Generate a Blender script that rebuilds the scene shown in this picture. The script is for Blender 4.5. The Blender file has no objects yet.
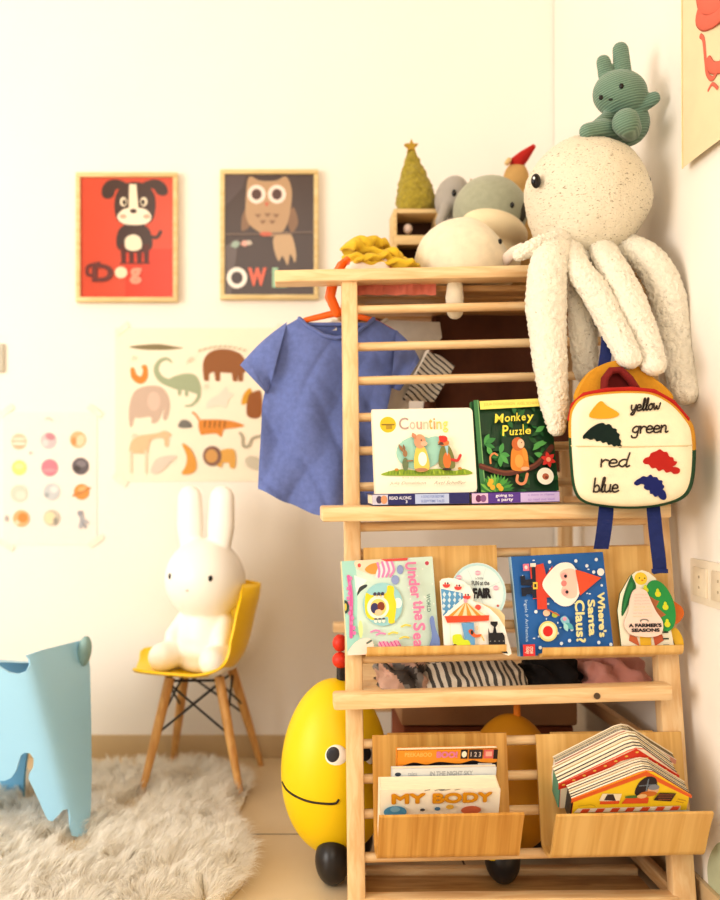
import bpy, bmesh, math, random
import numpy as np
from mathutils import Vector, Matrix, noise, Euler
random.seed(7)
PI = math.pi
scene = bpy.context.scene
COL = scene.collection
# ---------------------------------------------------------------- camera model
FPX, CX, CY, CH = 850.0, 290.0, 480.0, 0.75
WY, WX = 2.3035, 0.715            # back wall plane, right wall plane
LEAN = 0.164
FY0 = 1.4605
def U(px, py, Y):
    return Vector(((px-CX)*Y/FPX, Y, CH+(CY-py)*Y/FPX))
def F(px, py, off=0.0):           # point of the leaning front plane of the shelf
    k = (CY-py)/FPX
    Y = (FY0+off+LEAN*CH)/(1-LEAN*k)
    return U(px, py, Y)
def G(px, py):                    # floor point
    return U(px, py, FPX*CH/(py-CY))
def R(a): return math.radians(a)
# ---------------------------------------------------------------- colours / materials
def lin(h):
    h = h.lstrip('#')
    c = [int(h[i:i+2], 16)/255 for i in (0, 2, 4)]
    return tuple(x/12.92 if x <= .04045 else ((x+.055)/1.055)**2.4 for x in c)+(1.0,)
def mixc(a, b, t):
    return tuple(a[i]*(1-t)+b[i]*t for i in range(3))+(1.0,)
_M = {}
def nodes(m):
    m.use_nodes = True
    nt = m.node_tree
    return nt, nt.nodes['Principled BSDF']
def mat(name, hexc, rough=.6, var=.08, vscale=30, bump=0, bscale=200, sheen=0, stretch=None, spec=.4, coat=0, emit=0):
    """principled with a little procedural colour variation and bump"""
    if name in _M: return _M[name]
    m = bpy.data.materials.new(name); nt, b = nodes(m)
    c = lin(hexc)
    tc = nt.nodes.new('ShaderNodeTexCoord'); mp = nt.nodes.new('ShaderNodeMapping')
    if stretch: mp.inputs['Scale'].default_value = stretch
    nt.links.new(tc.outputs['Object'], mp.inputs['Vector'])
    n = nt.nodes.new('ShaderNodeTexNoise'); n.inputs['Scale'].default_value = vscale; n.inputs['Detail'].default_value = 4
    nt.links.new(mp.outputs[0], n.inputs['Vector'])
    r = nt.nodes.new('ShaderNodeValToRGB')
    r.color_ramp.elements[0].position = .3; r.color_ramp.elements[1].position = .7
    r.color_ramp.elements[0].color = tuple(x*(1-var) for x in c[:3])+(1,)
    r.color_ramp.elements[1].color = tuple(min(1, x*(1+var)) for x in c[:3])+(1,)
    nt.links.new(n.outputs['Fac'], r.inputs['Fac']); nt.links.new(r.outputs['Color'], b.inputs['Base Color'])
    b.inputs['Roughness'].default_value = rough
    b.inputs['Specular IOR Level'].default_value = spec
    if sheen: b.inputs['Sheen Weight'].default_value = sheen
    if coat: b.inputs['Coat Weight'].default_value = coat
    if bump:
        n2 = nt.nodes.new('ShaderNodeTexNoise'); n2.inputs['Scale'].default_value = bscale; n2.inputs['Detail'].default_value = 3
        nt.links.new(mp.outputs[0], n2.inputs['Vector'])
        bp = nt.nodes.new('ShaderNodeBump'); bp.inputs['Strength'].default_value = bump; bp.inputs['Distance'].default_value = .004
        nt.links.new(n2.outputs['Fac'], bp.inputs['Height']); nt.links.new(bp.outputs[0], b.inputs['Normal'])
    _M[name] = m
    return m
def printed(name, rough=.45, bump=0, bscale=300, sheen=0, var=.03, spec=.4):
    """colour from the mesh's face-colour attribute with slight procedural variation"""
    if name in _M: return _M[name]
    m = bpy.data.materials.new(name); nt, b = nodes(m)
    a = nt.nodes.new('ShaderNodeAttribute'); a.attribute_name = 'Col'
    n = nt.nodes.new('ShaderNodeTexNoise'); n.inputs['Scale'].default_value = 60
    tc = nt.nodes.new('ShaderNodeTexCoord'); nt.links.new(tc.outputs['Object'], n.inputs['Vector'])
    mr = nt.nodes.new('ShaderNodeMapRange'); mr.inputs[3].default_value = 1-var; mr.inputs[4].default_value = 1+var
    nt.links.new(n.outputs['Fac'], mr.inputs[0])
    mx = nt.nodes.new('ShaderNodeMix'); mx.data_type = 'RGBA'; mx.blend_type = 'MULTIPLY'; mx.inputs['Factor'].default_value = 1
    nt.links.new(a.outputs['Color'], mx.inputs['A']); nt.links.new(mr.outputs[0], mx.inputs['B'])
    nt.links.new(mx.outputs['Result'], b.inputs['Base Color'])
    b.inputs['Roughness'].default_value = rough; b.inputs['Specular IOR Level'].default_value = spec
    if sheen: b.inputs['Sheen Weight'].default_value = sheen
    if bump:
        n2 = nt.nodes.new('ShaderNodeTexNoise'); n2.inputs['Scale'].default_value = bscale
        nt.links.new(tc.outputs['Object'], n2.inputs['Vector'])
        bp = nt.nodes.new('ShaderNodeBump'); bp.inputs['Strength'].default_value = bump; bp.inputs['Distance'].default_value = .003
        nt.links.new(n2.outputs['Fac'], bp.inputs['Height']); nt.links.new(bp.outputs[0], b.inputs['Normal'])
    _M[name] = m
    return m
def wood(name, light, dark, axis='X', rough=.5, scale=14, ratio=12, ring=.5):
    if name in _M: return _M[name]
    m = bpy.data.materials.new(name); nt, b = nodes(m)
    tc = nt.nodes.new('ShaderNodeTexCoord'); mp = nt.nodes.new('ShaderNodeMapping')
    sc = [ratio]*3
    if axis == 'P': sc = [ratio, 1.0, 1.0]
    else: sc['XYZ'.index(axis)] = 1.0
    mp.inputs['Scale'].default_value = sc
    nt.links.new(tc.outputs['Object'], mp.inputs['Vector'])
    n = nt.nodes.new('ShaderNodeTexNoise'); n.inputs['Scale'].default_value = scale; n.inputs['Detail'].default_value = 6
    n.inputs['Distortion'].default_value = .6
    nt.links.new(mp.outputs[0], n.inputs['Vector'])
    r = nt.nodes.new('ShaderNodeValToRGB')
    r.color_ramp.elements[0].position = .34; r.color_ramp.elements[1].position = .66
    r.color_ramp.elements[0].color = lin(dark); r.color_ramp.elements[1].color = lin(light)
    nt.links.new(n.outputs['Fac'], r.inputs['Fac']); nt.links.new(r.outputs['Color'], b.inputs['Base Color'])
    b.inputs['Roughness'].default_value = rough
    bp = nt.nodes.new('ShaderNodeBump'); bp.inputs['Strength'].default_value = .08; bp.inputs['Distance'].default_value = .002
    nt.links.new(n.outputs['Fac'], bp.inputs['Height']); nt.links.new(bp.outputs[0], b.inputs['Normal'])
    _M[name] = m
    return m
# ---------------------------------------------------------------- objects
def woff(o):
    v = Vector((0, 0, 0))
    while o is not None:
        v += o.location; o = o.parent
    return v
def tag(o, label=None, cat=None, group=None, kind=None):
    if label: o['label'] = label
    if cat: o['category'] = cat
    if group: o['group'] = group
    if kind: o['kind'] = kind
    return o
def thing(name, label, cat, loc, group=None):
    o = bpy.data.objects.new(name, None); COL.objects.link(o)
    o.location = loc; o.empty_display_size = .05
    return tag(o, label, cat, group)
def mk(name, verts, faces, m, parent=None, cols=None, smooth=True, angle=40, loc=None, mats=None):
    """verts in world space; origin at the parent's base, or loc for a top-level object"""
    org = woff(parent) if parent is not None else (Vector(loc) if loc is not None else Vector((0, 0, 0)))
    me = bpy.data.meshes.new(name)
    me.from_pydata([tuple(Vector(v)-org) for v in verts], [], faces)
    me.materials.append(m)
    if cols is not None:
        a = me.color_attributes.new('Col', 'FLOAT_COLOR', 'CORNER')
        arr = np.empty((len(me.loops), 4), dtype=np.float32)
        for p in me.polygons:
            arr[p.loop_start:p.loop_start+p.loop_total] = cols[p.index]
        a.data.foreach_set('color', arr.ravel())
    me.validate()
    bm = bmesh.new(); bm.from_mesh(me)
    if cols is None: bmesh.ops.recalc_face_normals(bm, faces=bm.faces)
    bm.to_mesh(me); bm.free()
    if smooth:
        me.polygons.foreach_set('use_smooth', [True]*len(me.polygons))
        me.set_sharp_from_angle(angle=R(angle))
    o = bpy.data.objects.new(name, me); COL.objects.link(o)
    if parent is not None: o.parent = parent
    elif loc is not None: o.location = loc
    return o
class MB:
    """collects shapes of ONE mesh"""
    def __init__(s): s.v = []; s.f = []; s.c = []
    def add(s, v, f, c=None):
        k = len(s.v); s.v += [Vector(p) for p in v]; s.f += [tuple(i+k for i in q) for q in f]
        if c is None: c = (1, 1, 1, 1)
        if isinstance(c, str): c = lin(c)
        s.c += (c if isinstance(c, list) else [c]*len(f))
        return s
    def bm(s, b, c=None):
        b.verts.ensure_lookup_table(); b.verts.index_update()
        s.add([v.co.copy() for v in b.verts], [[v.index for v in f.verts] for f in b.faces], c); b.free(); return s
    def xf(s, M, start=0):
        s.v = s.v[:start]+[M @ p for p in s.v[start:]]; return s
    def box(s, c, size, bev=.002, M=None, col=None, seg=2):
        b = bmesh.new(); bmesh.ops.create_cube(b, size=1)
        for v in b.verts: v.co = Vector((v.co.x*size[0], v.co.y*size[1], v.co.z*size[2]))
        if bev: bmesh.ops.bevel(b, geom=list(b.edges), offset=bev, segments=seg, affect='EDGES', profile=.5)
        T = Matrix.Translation(Vector(c)) @ (M.to_4x4() if M is not None else Matrix.Identity(4))
        bmesh.ops.transform(b, matrix=T, verts=b.verts)
        return s.bm(b, col)
    def bar(s, p0, p1, w, h, up=(0, 0, 1), bev=.003, col=None):
        """box from p0 to p1; h along up, w across"""
        p0 = Vector(p0); p1 = Vector(p1); d = p1-p0; L = d.length; d.normalize()
        y = Vector(up).cross(d).normalized(); z = d.cross(y)
        M = Matrix((d, y, z)).transposed()
        return s.box((p0+p1)/2, (L, w, h), bev, M, col)
    def ell(s, c, r, M=None, seg=32, rings=20, col=None, fn=None):
        v = []; f = []
        for i in range(rings+1):
            th = PI*i/rings
            for j in range(seg):
                ph = 2*PI*j/seg
                p = Vector((math.sin(th)*math.cos(ph), math.sin(th)*math.sin(ph), math.cos(th)))
                if fn: p = fn(p)
                p = Vector((p.x*r[0], p.y*r[1], p.z*r[2]))
                if M is not None: p = M @ p
                v.append(p+Vector(c))
        for i in range(rings):
            for j in range(seg):
                a = i*seg+j; b_ = i*seg+(j+1) % seg
                if i == 0: f.append((a, a+seg, b_+seg))
                elif i == rings-1: f.append((a, a+seg, b_))
                else: f.append((a, a+seg, b_+seg, b_))
        return s.add(v, f, col)
    def tube(s, pts, rad, seg=16, flat=1.0, flatdir=None, col=None, cap='round', jit=None, closed=False):
        pts = [Vector(p) for p in pts]; n = len(pts)
        if not isinstance(rad, (list, tuple)): rad = [rad]*n
        rad = list(rad)
        P = []; RR = []; T = []
        for i in range(n):
            a = pts[(i-1) % n if closed else max(0, i-1)]; b_ = pts[(i+1) % n if closed else min(n-1, i+1)]
            T.append((b_-a).normalized())
        ring_c = list(pts); ring_r = rad; ring_t = T
        if cap == 'round' and not closed:
            pre = []; post = []
            for k in range(1, 5):
                a = PI/2*k/5
                pre.insert(0, (pts[0]-T[0]*rad[0]*math.sin(a), rad[0]*math.cos(a), T[0]))
                post.append((pts[-1]+T[-1]*rad[-1]*math.sin(a), rad[-1]*math.cos(a), T[-1]))
            ring_c = [p[0] for p in pre]+ring_c+[p[0] for p in post]
            ring_r = [p[1] for p in pre]+ring_r+[p[1] for p in post]
            ring_t = [p[2] for p in pre]+ring_t+[p[2] for p in post]
        ref = Vector(flatdir) if flatdir is not None else (Vector((0, 1, 0)) if abs(T[0].y) < .9 else Vector((1, 0, 0)))
        v = []; f = []
        for i, (c, r, t) in enumerate(zip(ring_c, ring_r, ring_t)):
            y = ref-t*ref.dot(t)
            if y.length < 1e-4: y = t.orthogonal()
            y.normalize(); x = y.cross(t)
            if flatdir is None: ref = y
            for j in range(seg):
                a = 2*PI*j/seg
                p = c+x*math.cos(a)*r+y*math.sin(a)*r*flat
                if jit: p += (p-c).normalized()*jit(p)
                v.append(p)
        m = len(ring_c)
        for i in range(m if closed else m-1):
            for j in range(seg):
                a = i*seg+j; b_ = i*seg+(j+1) % seg
                k = ((i+1) % m)*seg
                f.append((a, b_, k+(j+1) % seg, k+j))
        if not closed:
            f.append(tuple(range(seg))[::-1]); f.append(tuple((m-1)*seg+j for j in range(seg)))
        return s.add(v, f, col)
    def slab(s, pts, o, X, Y, N, t, col=None, side=None):
        """polygon pts (2d, metres) in frame o,X,Y, front at o, extruded by t against N"""
        v = [o+X*p[0]+Y*p[1] for p in pts]; n = len(v)
        k = len(s.v); w = [p-N*t for p in v]
        fs = [tuple(range(n)), tuple(range(2*n-1, n-1, -1))]+[((i+1) % n, i, n+i, n+(i+1) % n) for i in range(n)]
        c0 = lin(col) if isinstance(col, str) else (col or (1, 1, 1, 1)); c1 = lin(side) if isinstance(side, str) else (side or c0)
        return s.add(v+w, fs, [c0, c0]+[c1]*n)
    def out(s, name, m, parent=None, colored=False, smooth=True, angle=40, loc=None):
        return mk(name, s.v, s.f, m, parent, s.c if colored else None, smooth, angle, loc)
def fuse(mb, voxel, it=6, fac=.5):
    """voxel-remesh the collected shapes into one continuous skin; returns an MB"""
    me = bpy.data.meshes.new('t'); me.from_pydata([tuple(v) for v in mb.v], [], mb.f)
    o = bpy.data.objects.new('t', me); COL.objects.link(o)
    r = o.modifiers.new('r', 'REMESH'); r.mode = 'VOXEL'; r.voxel_size = voxel
    sm = o.modifiers.new('s', 'SMOOTH'); sm.factor = fac; sm.iterations = it
    dg = bpy.context.evaluated_depsgraph_get(); dg.update()
    e = o.evaluated_get(dg).to_mesh()
    q = MB(); q.add([v.co.copy() for v in e.vertices], [tuple(p.vertices) for p in e.polygons])
    bpy.data.objects.remove(o); bpy.data.meshes.remove(me)
    return q
def copy_tree(o, parent=None):
    c = o.copy(); COL.objects.link(c)
    if parent is not None: c.parent = parent
    for ch in [x for x in o.children]: copy_tree(ch, c)
    return c
def catmull(pts, closed=True, k=6):
    n = len(pts); out = []
    P = [Vector(p) for p in pts]
    rng = range(n) if closed else range(n-1)
    for i in rng:
        p0 = P[(i-1) % n] if closed else P[max(0, i-1)]
        p1 = P[i]; p2 = P[(i+1) % n]; p3 = P[(i+2) % n] if closed else P[min(n-1, i+2)]
        for j in range(k):
            t = j/k
            out.append(.5*((2*p1)+(p2-p0)*t+(2*p0-5*p1+4*p2-p3)*t*t+(3*p1-p0-3*p2+p3)*t**3))
    if not closed: out.append(P[-1])
    return out
def interp(tab, x):
    if x <= tab[0][0]: return tab[0][1]
    for (a, b), (c, d) in zip(tab, tab[1:]):
        if x <= c:
            t = (x-a)/(c-a); t = t*t*(3-2*t)*.5+t*.5
            return b+(d-b)*t
    return tab[-1][1]
# ---------------------------------------------------------------- flat artwork
_T = {}
def text_mesh(s, bold=0):
    k = (s, bold)
    if k in _T: return _T[k]
    cu = bpy.data.curves.new('t', 'FONT'); cu.body = s; cu.offset = bold; cu.resolution_u = 4; cu.fill_mode = 'FRONT'
    o = bpy.data.objects.new('t', cu); COL.objects.link(o)
    dg = bpy.context.evaluated_depsgraph_get(); dg.update()
    e = o.evaluated_get(dg).to_mesh()
    v = [(p.co.x, p.co.y) for p in e.vertices]; f = [tuple(p.vertices) for p in e.polygons]
    bpy.data.objects.remove(o); bpy.data.curves.remove(cu)
    _T[k] = (v, f)
    return _T[k]
GL = {
 'y': (.75, [[(0, 1), (.05, .35), (.25, .15), (.5, .4), (.6, 1)], [(.6, 1), (.55, 0), (.35, -.6), (.05, -.5), (.3, -.1)]]),
 'e': (.68, [[(0, .5), (.5, .55), (.45, .9), (.2, 1), (0, .6), (.1, .1), (.35, 0), (.66, .2)]]),
 'l': (.42, [[(0, .1), (.25, 1), (.3, 1.9), (.15, 1.9), (.12, 1), (.2, .05), (.4, .1)]]),
 'o': (.7, [[(.3, 1), (.05, .7), (.05, .3), (.3, 0), (.55, .3), (.55, .7), (.3, 1), (.66, .9)]]),
 'w': (.95, [[(0, 1), (.1, .2), (.25, .05), (.4, .6), (.5, .1), (.7, .1), (.85, 1)]]),
 'g': (.72, [[(.55, .9), (.3, 1), (.05, .7), (.05, .3), (.3, .1), (.5, .3)], [(.57, 1), (.55, 0), (.45, -.6), (.1, -.6), (0, -.35)]]),
 'r': (.6, [[(0, 1), (.08, 0)], [(.06, .6), (.25, .95), (.5, .85)]]),
 'n': (.75, [[(0, 1), (.05, 0)], [(.04, .6), (.25, 1), (.45, .8), (.5, 0), (.7, .1)]]),
 'd': (.8, [[(.55, .9), (.3, 1), (.05, .7), (.05, .3), (.3, 0), (.5, .3)], [(.62, 1.9), (.56, .8), (.6, 0), (.8, .15)]]),
 'b': (.68, [[(0, 1.9), (.05, 0)], [(.05, .6), (.3, .95), (.55, .6), (.5, .1), (.2, 0), (.05, .2)]]),
 'u': (.75, [[(0, 1), (.05, .2), (.25, 0), (.5, .3), (.52, 1)], [(.52, 1), (.55, .1), (.72, .1)]]),
}
class Art:
    """flat artwork in the coordinates of a sketch frame; TL, TR, BL are three corners of the sheet in it"""
    def __init__(s, TL, TR, BL):
        s.TL = Vector(TL); s.a = Vector(TR)-s.TL; s.b = Vector(BL)-s.TL
        s.det = s.a.x*s.b.y-s.a.y*s.b.x
        s.P = []; s.n = 0
    def uv(s, p):
        d = Vector((p[0], p[1]))-s.TL
        return ((d.x*s.b.y-d.y*s.b.x)/s.det, 1-(s.a.x*d.y-s.a.y*d.x)/s.det)
    def _p(s, pts, faces, c, same=False):
        if not same: s.n += 1
        s.P.append(([s.uv(p) for p in pts], faces, c if not isinstance(c, str) else lin(c), s.n))
    def poly(s, pts, c): s._p(pts, [tuple(range(len(pts)))], c); return s
    def rect(s, x0, y0, x1, y1, c): return s.poly([(x0, y0), (x1, y0), (x1, y1), (x0, y1)], c)
    def ell(s, x, y, rx, ry, c, rot=0, n=24):
        ca, sa = math.cos(R(rot)), math.sin(R(rot)); q = []
        for i in range(n):
            t = 2*PI*i/n; a, b = rx*math.cos(t), ry*math.sin(t)
            q.append((x+a*ca-b*sa, y+a*sa+b*ca))
        return s.poly(q, c)
    def blob(s, pts, c, k=5): return s.poly([tuple(p) for p in catmull(pts, True, k)], c)
    def leaf(s, x, y, L, w, rot, c):
        ca, sa = math.cos(R(rot)), math.sin(R(rot)); q = []
        for i in range(9):
            t = i/8; q.append((L*t, w*math.sin(PI*t)))
        q += [(a, -b) for a, b in q[-2:0:-1]]
        return s.poly([(x+a*ca-b*sa, y+a*sa+b*ca) for a, b in q], c)
    def stroke(s, pts, w, c, smooth=True, taper=None):
        if smooth and len(pts) > 2: pts = catmull([(p[0], p[1], 0) for p in pts], False, 5)
        P = []
        for p in pts:
            p = Vector((p[0], p[1]))
            if not P or (p-P[-1]).length > 1e-6: P.append(p)
        n = len(P); V = []; Fc = []
        T = [(P[min(n-1, i+1)]-P[max(0, i-1)]).normalized() for i in range(n)]
        W = [w/2*(taper(i/max(1, n-1)) if taper else 1) for i in range(n)]
        for i in range(n):
            q = Vector((-T[i].y, T[i].x))*W[i]; V += [P[i]+q, P[i]-q]
        for i in range(n-1): Fc.append((2*i, 2*i+2, 2*i+3, 2*i+1))
        for i, sg in ((0, -1), (n-1, 1)):
            q = Vector((-T[i].y, T[i].x))*W[i]; k0 = len(V)
            for a in range(7):
                t = PI*a/6; V.append(P[i]+q*math.cos(t)+T[i]*(sg*W[i]*math.sin(t)))
            Fc.append(tuple(range(k0, k0+7)))
        s._p(V, Fc, c)
        return s
    def text(s, t, x0, y0, x1, y1, c, bold=0.0, rot=0, shear=0, heavy=0):
        """fit the string into the box; rot=90 runs top to bottom"""
        v, f = text_mesh(t, bold)
        if not v: return s
        a0 = min(p[0] for p in v); a1 = max(p[0] for p in v); b0 = min(p[1] for p in v); b1 = max(p[1] for p in v)
        q = []
        for p in v:
            u = (p[0]-a0)/(a1-a0); w = (p[1]-b0)/(b1-b0)
            u += shear*(w-.5)
            q.append((x0+u*(x1-x0), y1-w*(y1-y0)) if not rot else (x0+w*(x1-x0), y0+u*(y1-y0)))
        if heavy:
            for a in range(8): s._p([(p[0]+heavy*math.cos(a*PI/4), p[1]+heavy*math.sin(a*PI/4)) for p in q], f, c)
        s._p(q, f, c); return s
    def script(s, t, x, y, size, w, c, slope=0, sx=1.0):
        """hand-lettered strokes on a baseline"""
        s.n += 1
        for ch in t:
            adv, st = GL[ch]
            for k in st:
                s.stroke([(x+(p[0]+p[1]*.12)*size*sx, y-p[1]*size+slope*(p[0])*size) for p in k], w, c)
            x += adv*size*sx; y += slope*adv*size
        return s
    def into(s, mb, o, X, Y, N, eps=.00012, clip=True):
        """X, Y: full width and height vectors from the bottom-left corner o; the print stops at the sheet's edge"""
        for pts, faces, c, L in s.P:
            if clip and any(not (-1e-6 <= t <= 1+1e-6) for p in pts for t in p):
                for fc in faces:
                    q = [pts[i] for i in fc]
                    for ax, sg, lim in ((0, 1, 0.002), (0, -1, -.998), (1, 1, 0.002), (1, -1, -.998)):
                        r = []
                        for k in range(len(q)):
                            a, b = q[k-1], q[k]; da, db = sg*a[ax]-lim, sg*b[ax]-lim
                            if (da >= 0) != (db >= 0):
                                t = da/(da-db); r.append((a[0]+(b[0]-a[0])*t, a[1]+(b[1]-a[1])*t))
                            if db >= 0: r.append(b)
                        q = r
                        if len(q) < 3: break
                    if len(q) >= 3: mb.add([o+X*u+Y*v+N*(eps*L) for u, v in q], [tuple(range(len(q)))], c)
                continue
            mb.add([o+X*u+Y*v+N*(eps*L) for u, v in pts], faces, c)
        return mb
def on_plane(px, py, P0, N):
    """where the camera ray of a photo point meets a plane of the scene"""
    d = U(px, py, 1)-Vector((0, 0, CH)); t = (Vector(P0)-Vector((0, 0, CH))).dot(N)/d.dot(N)
    return Vector((0, 0, CH))+d*t
def striped(name, light, dark, direction, period, duty, rough=.9):
    """woven stripes across a direction of the object's own space"""
    if name in _M: return _M[name]
    m = bpy.data.materials.new(name); nt, b = nodes(m)
    tc = nt.nodes.new('ShaderNodeTexCoord'); dt = nt.nodes.new('ShaderNodeVectorMath'); dt.operation = 'DOT_PRODUCT'; dt.inputs[1].default_value = direction
    nt.links.new(tc.outputs['Object'], dt.inputs[0])
    n = nt.nodes.new('ShaderNodeTexNoise'); n.inputs['Scale'].default_value = 12; nt.links.new(tc.outputs['Object'], n.inputs['Vector'])
    ad = nt.nodes.new('ShaderNodeMath'); ad.operation = 'MULTIPLY_ADD'; ad.inputs[1].default_value = period*1.3
    nt.links.new(n.outputs['Fac'], ad.inputs[0]); nt.links.new(dt.outputs['Value'], ad.inputs[2])
    dv = nt.nodes.new('ShaderNodeMath'); dv.operation = 'DIVIDE'; dv.inputs[1].default_value = period; nt.links.new(ad.outputs[0], dv.inputs[0])
    fr = nt.nodes.new('ShaderNodeMath'); fr.operation = 'FRACT'; nt.links.new(dv.outputs[0], fr.inputs[0])
    lt = nt.nodes.new('ShaderNodeMath'); lt.operation = 'LESS_THAN'; lt.inputs[1].default_value = duty; nt.links.new(fr.outputs[0], lt.inputs[0])
    mx = nt.nodes.new('ShaderNodeMix'); mx.data_type = 'RGBA'; nt.links.new(lt.outputs[0], mx.inputs['Factor'])
    mx.inputs['A'].default_value = lin(light); mx.inputs['B'].default_value = lin(dark)
    nt.links.new(mx.outputs['Result'], b.inputs['Base Color']); b.inputs['Roughness'].default_value = rough
    _M[name] = m; return m
# ================================================================ ROOM
wall_m = mat('warm white wall paint', '#f7f0e6', .85, var=.012, vscale=3, bump=.05, bscale=120)
def floor_material():
    m = bpy.data.materials.new('beige ceramic floor tile'); nt, b = nodes(m)
    tc = nt.nodes.new('ShaderNodeTexCoord'); sp = nt.nodes.new('ShaderNodeSeparateXYZ')
    nt.links.new(tc.outputs['Object'], sp.inputs[0])
    def grid(sock, off):
        a = nt.nodes.new('ShaderNodeMath'); a.operation = 'ADD'; a.inputs[1].default_value = off
        nt.links.new(sock, a.inputs[0])
        q = nt.nodes.new('ShaderNodeMath'); q.operation = 'PINGPONG'; q.inputs[1].default_value = .3
        nt.links.new(a.outputs[0], q.inputs[0])
        l = nt.nodes.new('ShaderNodeMath'); l.operation = 'LESS_THAN'; l.inputs[1].default_value = .0022
        nt.links.new(q.outputs[0], l.inputs[0]); return l.outputs[0]
    g1 = grid(sp.outputs['X'], 6+.26); g2 = grid(sp.outputs['Y'], 6-1.80)
    mxx = nt.nodes.new('ShaderNodeMath'); mxx.operation = 'MAXIMUM'
    nt.links.new(g1, mxx.inputs[0]); nt.links.new(g2, mxx.inputs[1])
    n = nt.nodes.new('ShaderNodeTexNoise'); n.inputs['Scale'].default_value = 5; n.inputs['Detail'].default_value = 5
    nt.links.new(tc.outputs['Object'], n.inputs['Vector'])
    r = nt.nodes.new('ShaderNodeValToRGB')
    r.color_ramp.elements[0].color = lin('#d3bb95'); r.color_ramp.elements[1].color = lin('#e2cfae')
    nt.links.new(n.outputs['Fac'], r.inputs['Fac'])
    mx = nt.nodes.new('ShaderNodeMix'); mx.data_type = 'RGBA'
    nt.links.new(mxx.outputs[0], mx.inputs['Factor']); nt.links.new(r.outputs['Color'], mx.inputs['A']); mx.inputs['B'].default_value = lin('#5b4a38')
    nt.links.new(mx.outputs['Result'], b.inputs['Base Color']); b.inputs['Roughness'].default_value = .28
    return m
tag(MB().box((-.9, .3, -.025), (4.4, 4.06, .05), 0).out('floor', floor_material(), smooth=False, loc=(0, 0, 0)), kind='structure')
tag(MB().box((-.9, WY+.03, 1.3), (4.4, .06, 2.7), 0).out('wall_back', wall_m, smooth=False, loc=(0, 0, 0)), kind='structure')
tag(MB().box((WX+.03, .3, 1.3), (.06, 4.0, 2.7), 0).out('wall_right', wall_m, smooth=False, loc=(0, 0, 0)), kind='structure')
tag(MB().box((-.9, .3, 2.67), (4.4, 4.06, .04), 0).out('ceiling', wall_m, smooth=False, loc=(0, 0, 0)), kind='structure')
base_m = mat('tan tile skirting', '#cdb38a', .4, var=.06, vscale=8)
tag(MB().box((-1.1925, WY-.005, .03), (3.8, .01, .06), .001).out('baseboard_back', base_m, loc=(0, 0, 0)), kind='structure')
tag(MB().box((WX-.005, .3, .03), (.01, 3.98, .06), .001).out('baseboard_right', base_m, loc=(0, 0, 0)), kind='structure')
# ================================================================ WOODEN SHELF
beech = wood('beech rail wood', '#f1d3a4', '#e2b882', 'X', .45, 10, 9)
beech_v = wood('beech post wood', '#f1d3a4', '#e4bc86', 'Z', .45, 10, 9)
beech_y = wood('beech side wood', '#dfb784', '#c8965c', 'Y', .5, 10, 9)
UPL = Vector((0, LEAN, 1)).normalized()
NRM = Vector((0, -1, LEAN)).normalized()
shelf = thing('wooden_shelf', 'tall open wooden rung shelf with book ledges standing against the right wall', 'shelf', (.395, 1.55, 0))
XL, XR = .1145, .676
def post(x, w, y0, y1, z1):
    MB().bar((x, y0, 0), (x, y1, z1), .028, w, up=(1, 0, 0), bev=.004).out('post', beech_v, shelf)
post(XL, .030, FY0, FY0+LEAN*1.135, 1.135)
post(XR, .040, FY0, FY0+LEAN*1.135, 1.135)
XB = .152
post(XB, .030, 2.05, 2.05, 1.135)
post(XR-.012, .030, 2.05, 2.05, 1.135)
# front rails: top rail, book ledge, lower rail
a, b = F(275, 279), F(668, 271)
MB().bar(a, b, .05, .023, bev=.003).out('top_rail', beech, shelf)
a, b = F(322, 514.5, -.125)+Vector((0, .05, 0)), F(672, 510.5, -.125)+Vector((0, .05, 0))
LEDGE_A, LEDGE_B = a, b
MB().bar(a, b, .10, .0255, bev=.004).out('book_ledge', beech, shelf)
a, b = F(333, 700.5, -.045), F(669, 690.5, -.045)
rail = MB().bar(a, b, .034, .0275, bev=.005).out('lower_rail', beech, shelf)
c = F(597, 696, -.0625)
MB().tube([c+Vector((0, .002, 0)), c+Vector((0, -.0012, 0))], .0055, 14, cap='flat').out('bolt', mat('dark bronze bolt', '#5a4630', .4), rail)
# front rungs
for yl, r in ((310, .0085), (347, .0085), (381, .0085), (417.5, .0085), (451, .0085), (487, .0085), (527, .009), (556, .0085), (592, .0085), (628, .0085),
              (659, .0088), (744, .0085), (779, .0085), (814, .0085), (857.5, .0088)):
    p, q = F(357, yl), F(655, yl-7.2)
    d = (q-p)/(q.x-p.x)
    MB().tube([p+d*(XL-p.x), p+d*(XR-p.x)], r, 14, cap='flat').out('rung', beech, shelf)
# rear rungs and side bars
for k in range(9):
    z = .075+k*.125
    MB().tube([(XB, 2.05, z), (XR-.012, 2.05, z)], .009, 12, cap='flat').out('rear_rung', beech, shelf)
for z in (.025, .255, .70, 1.10):
    for x, x2 in ((XL, XB), (XR, XR-.012)):
        MB().bar((x, FY0+LEAN*z+.01, z), (x2, 2.04, z), .018, .026, bev=.003).out('side_bar', beech_y, shelf)
MB().bar((XL+.012, FY0+.004, .017), (XR-.012, FY0+.004, .022), .03, .034, bev=.003).out('bottom_rail', beech, shelf)
MB().box(((XL+XR)/2, 1.550, .005), (XR-XL-.045, .085, .008), .001).out('bottom_board', wood('bottom board wood', '#c99f66', '#a87a42', 'X', .5, 10, 9), shelf)
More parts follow.
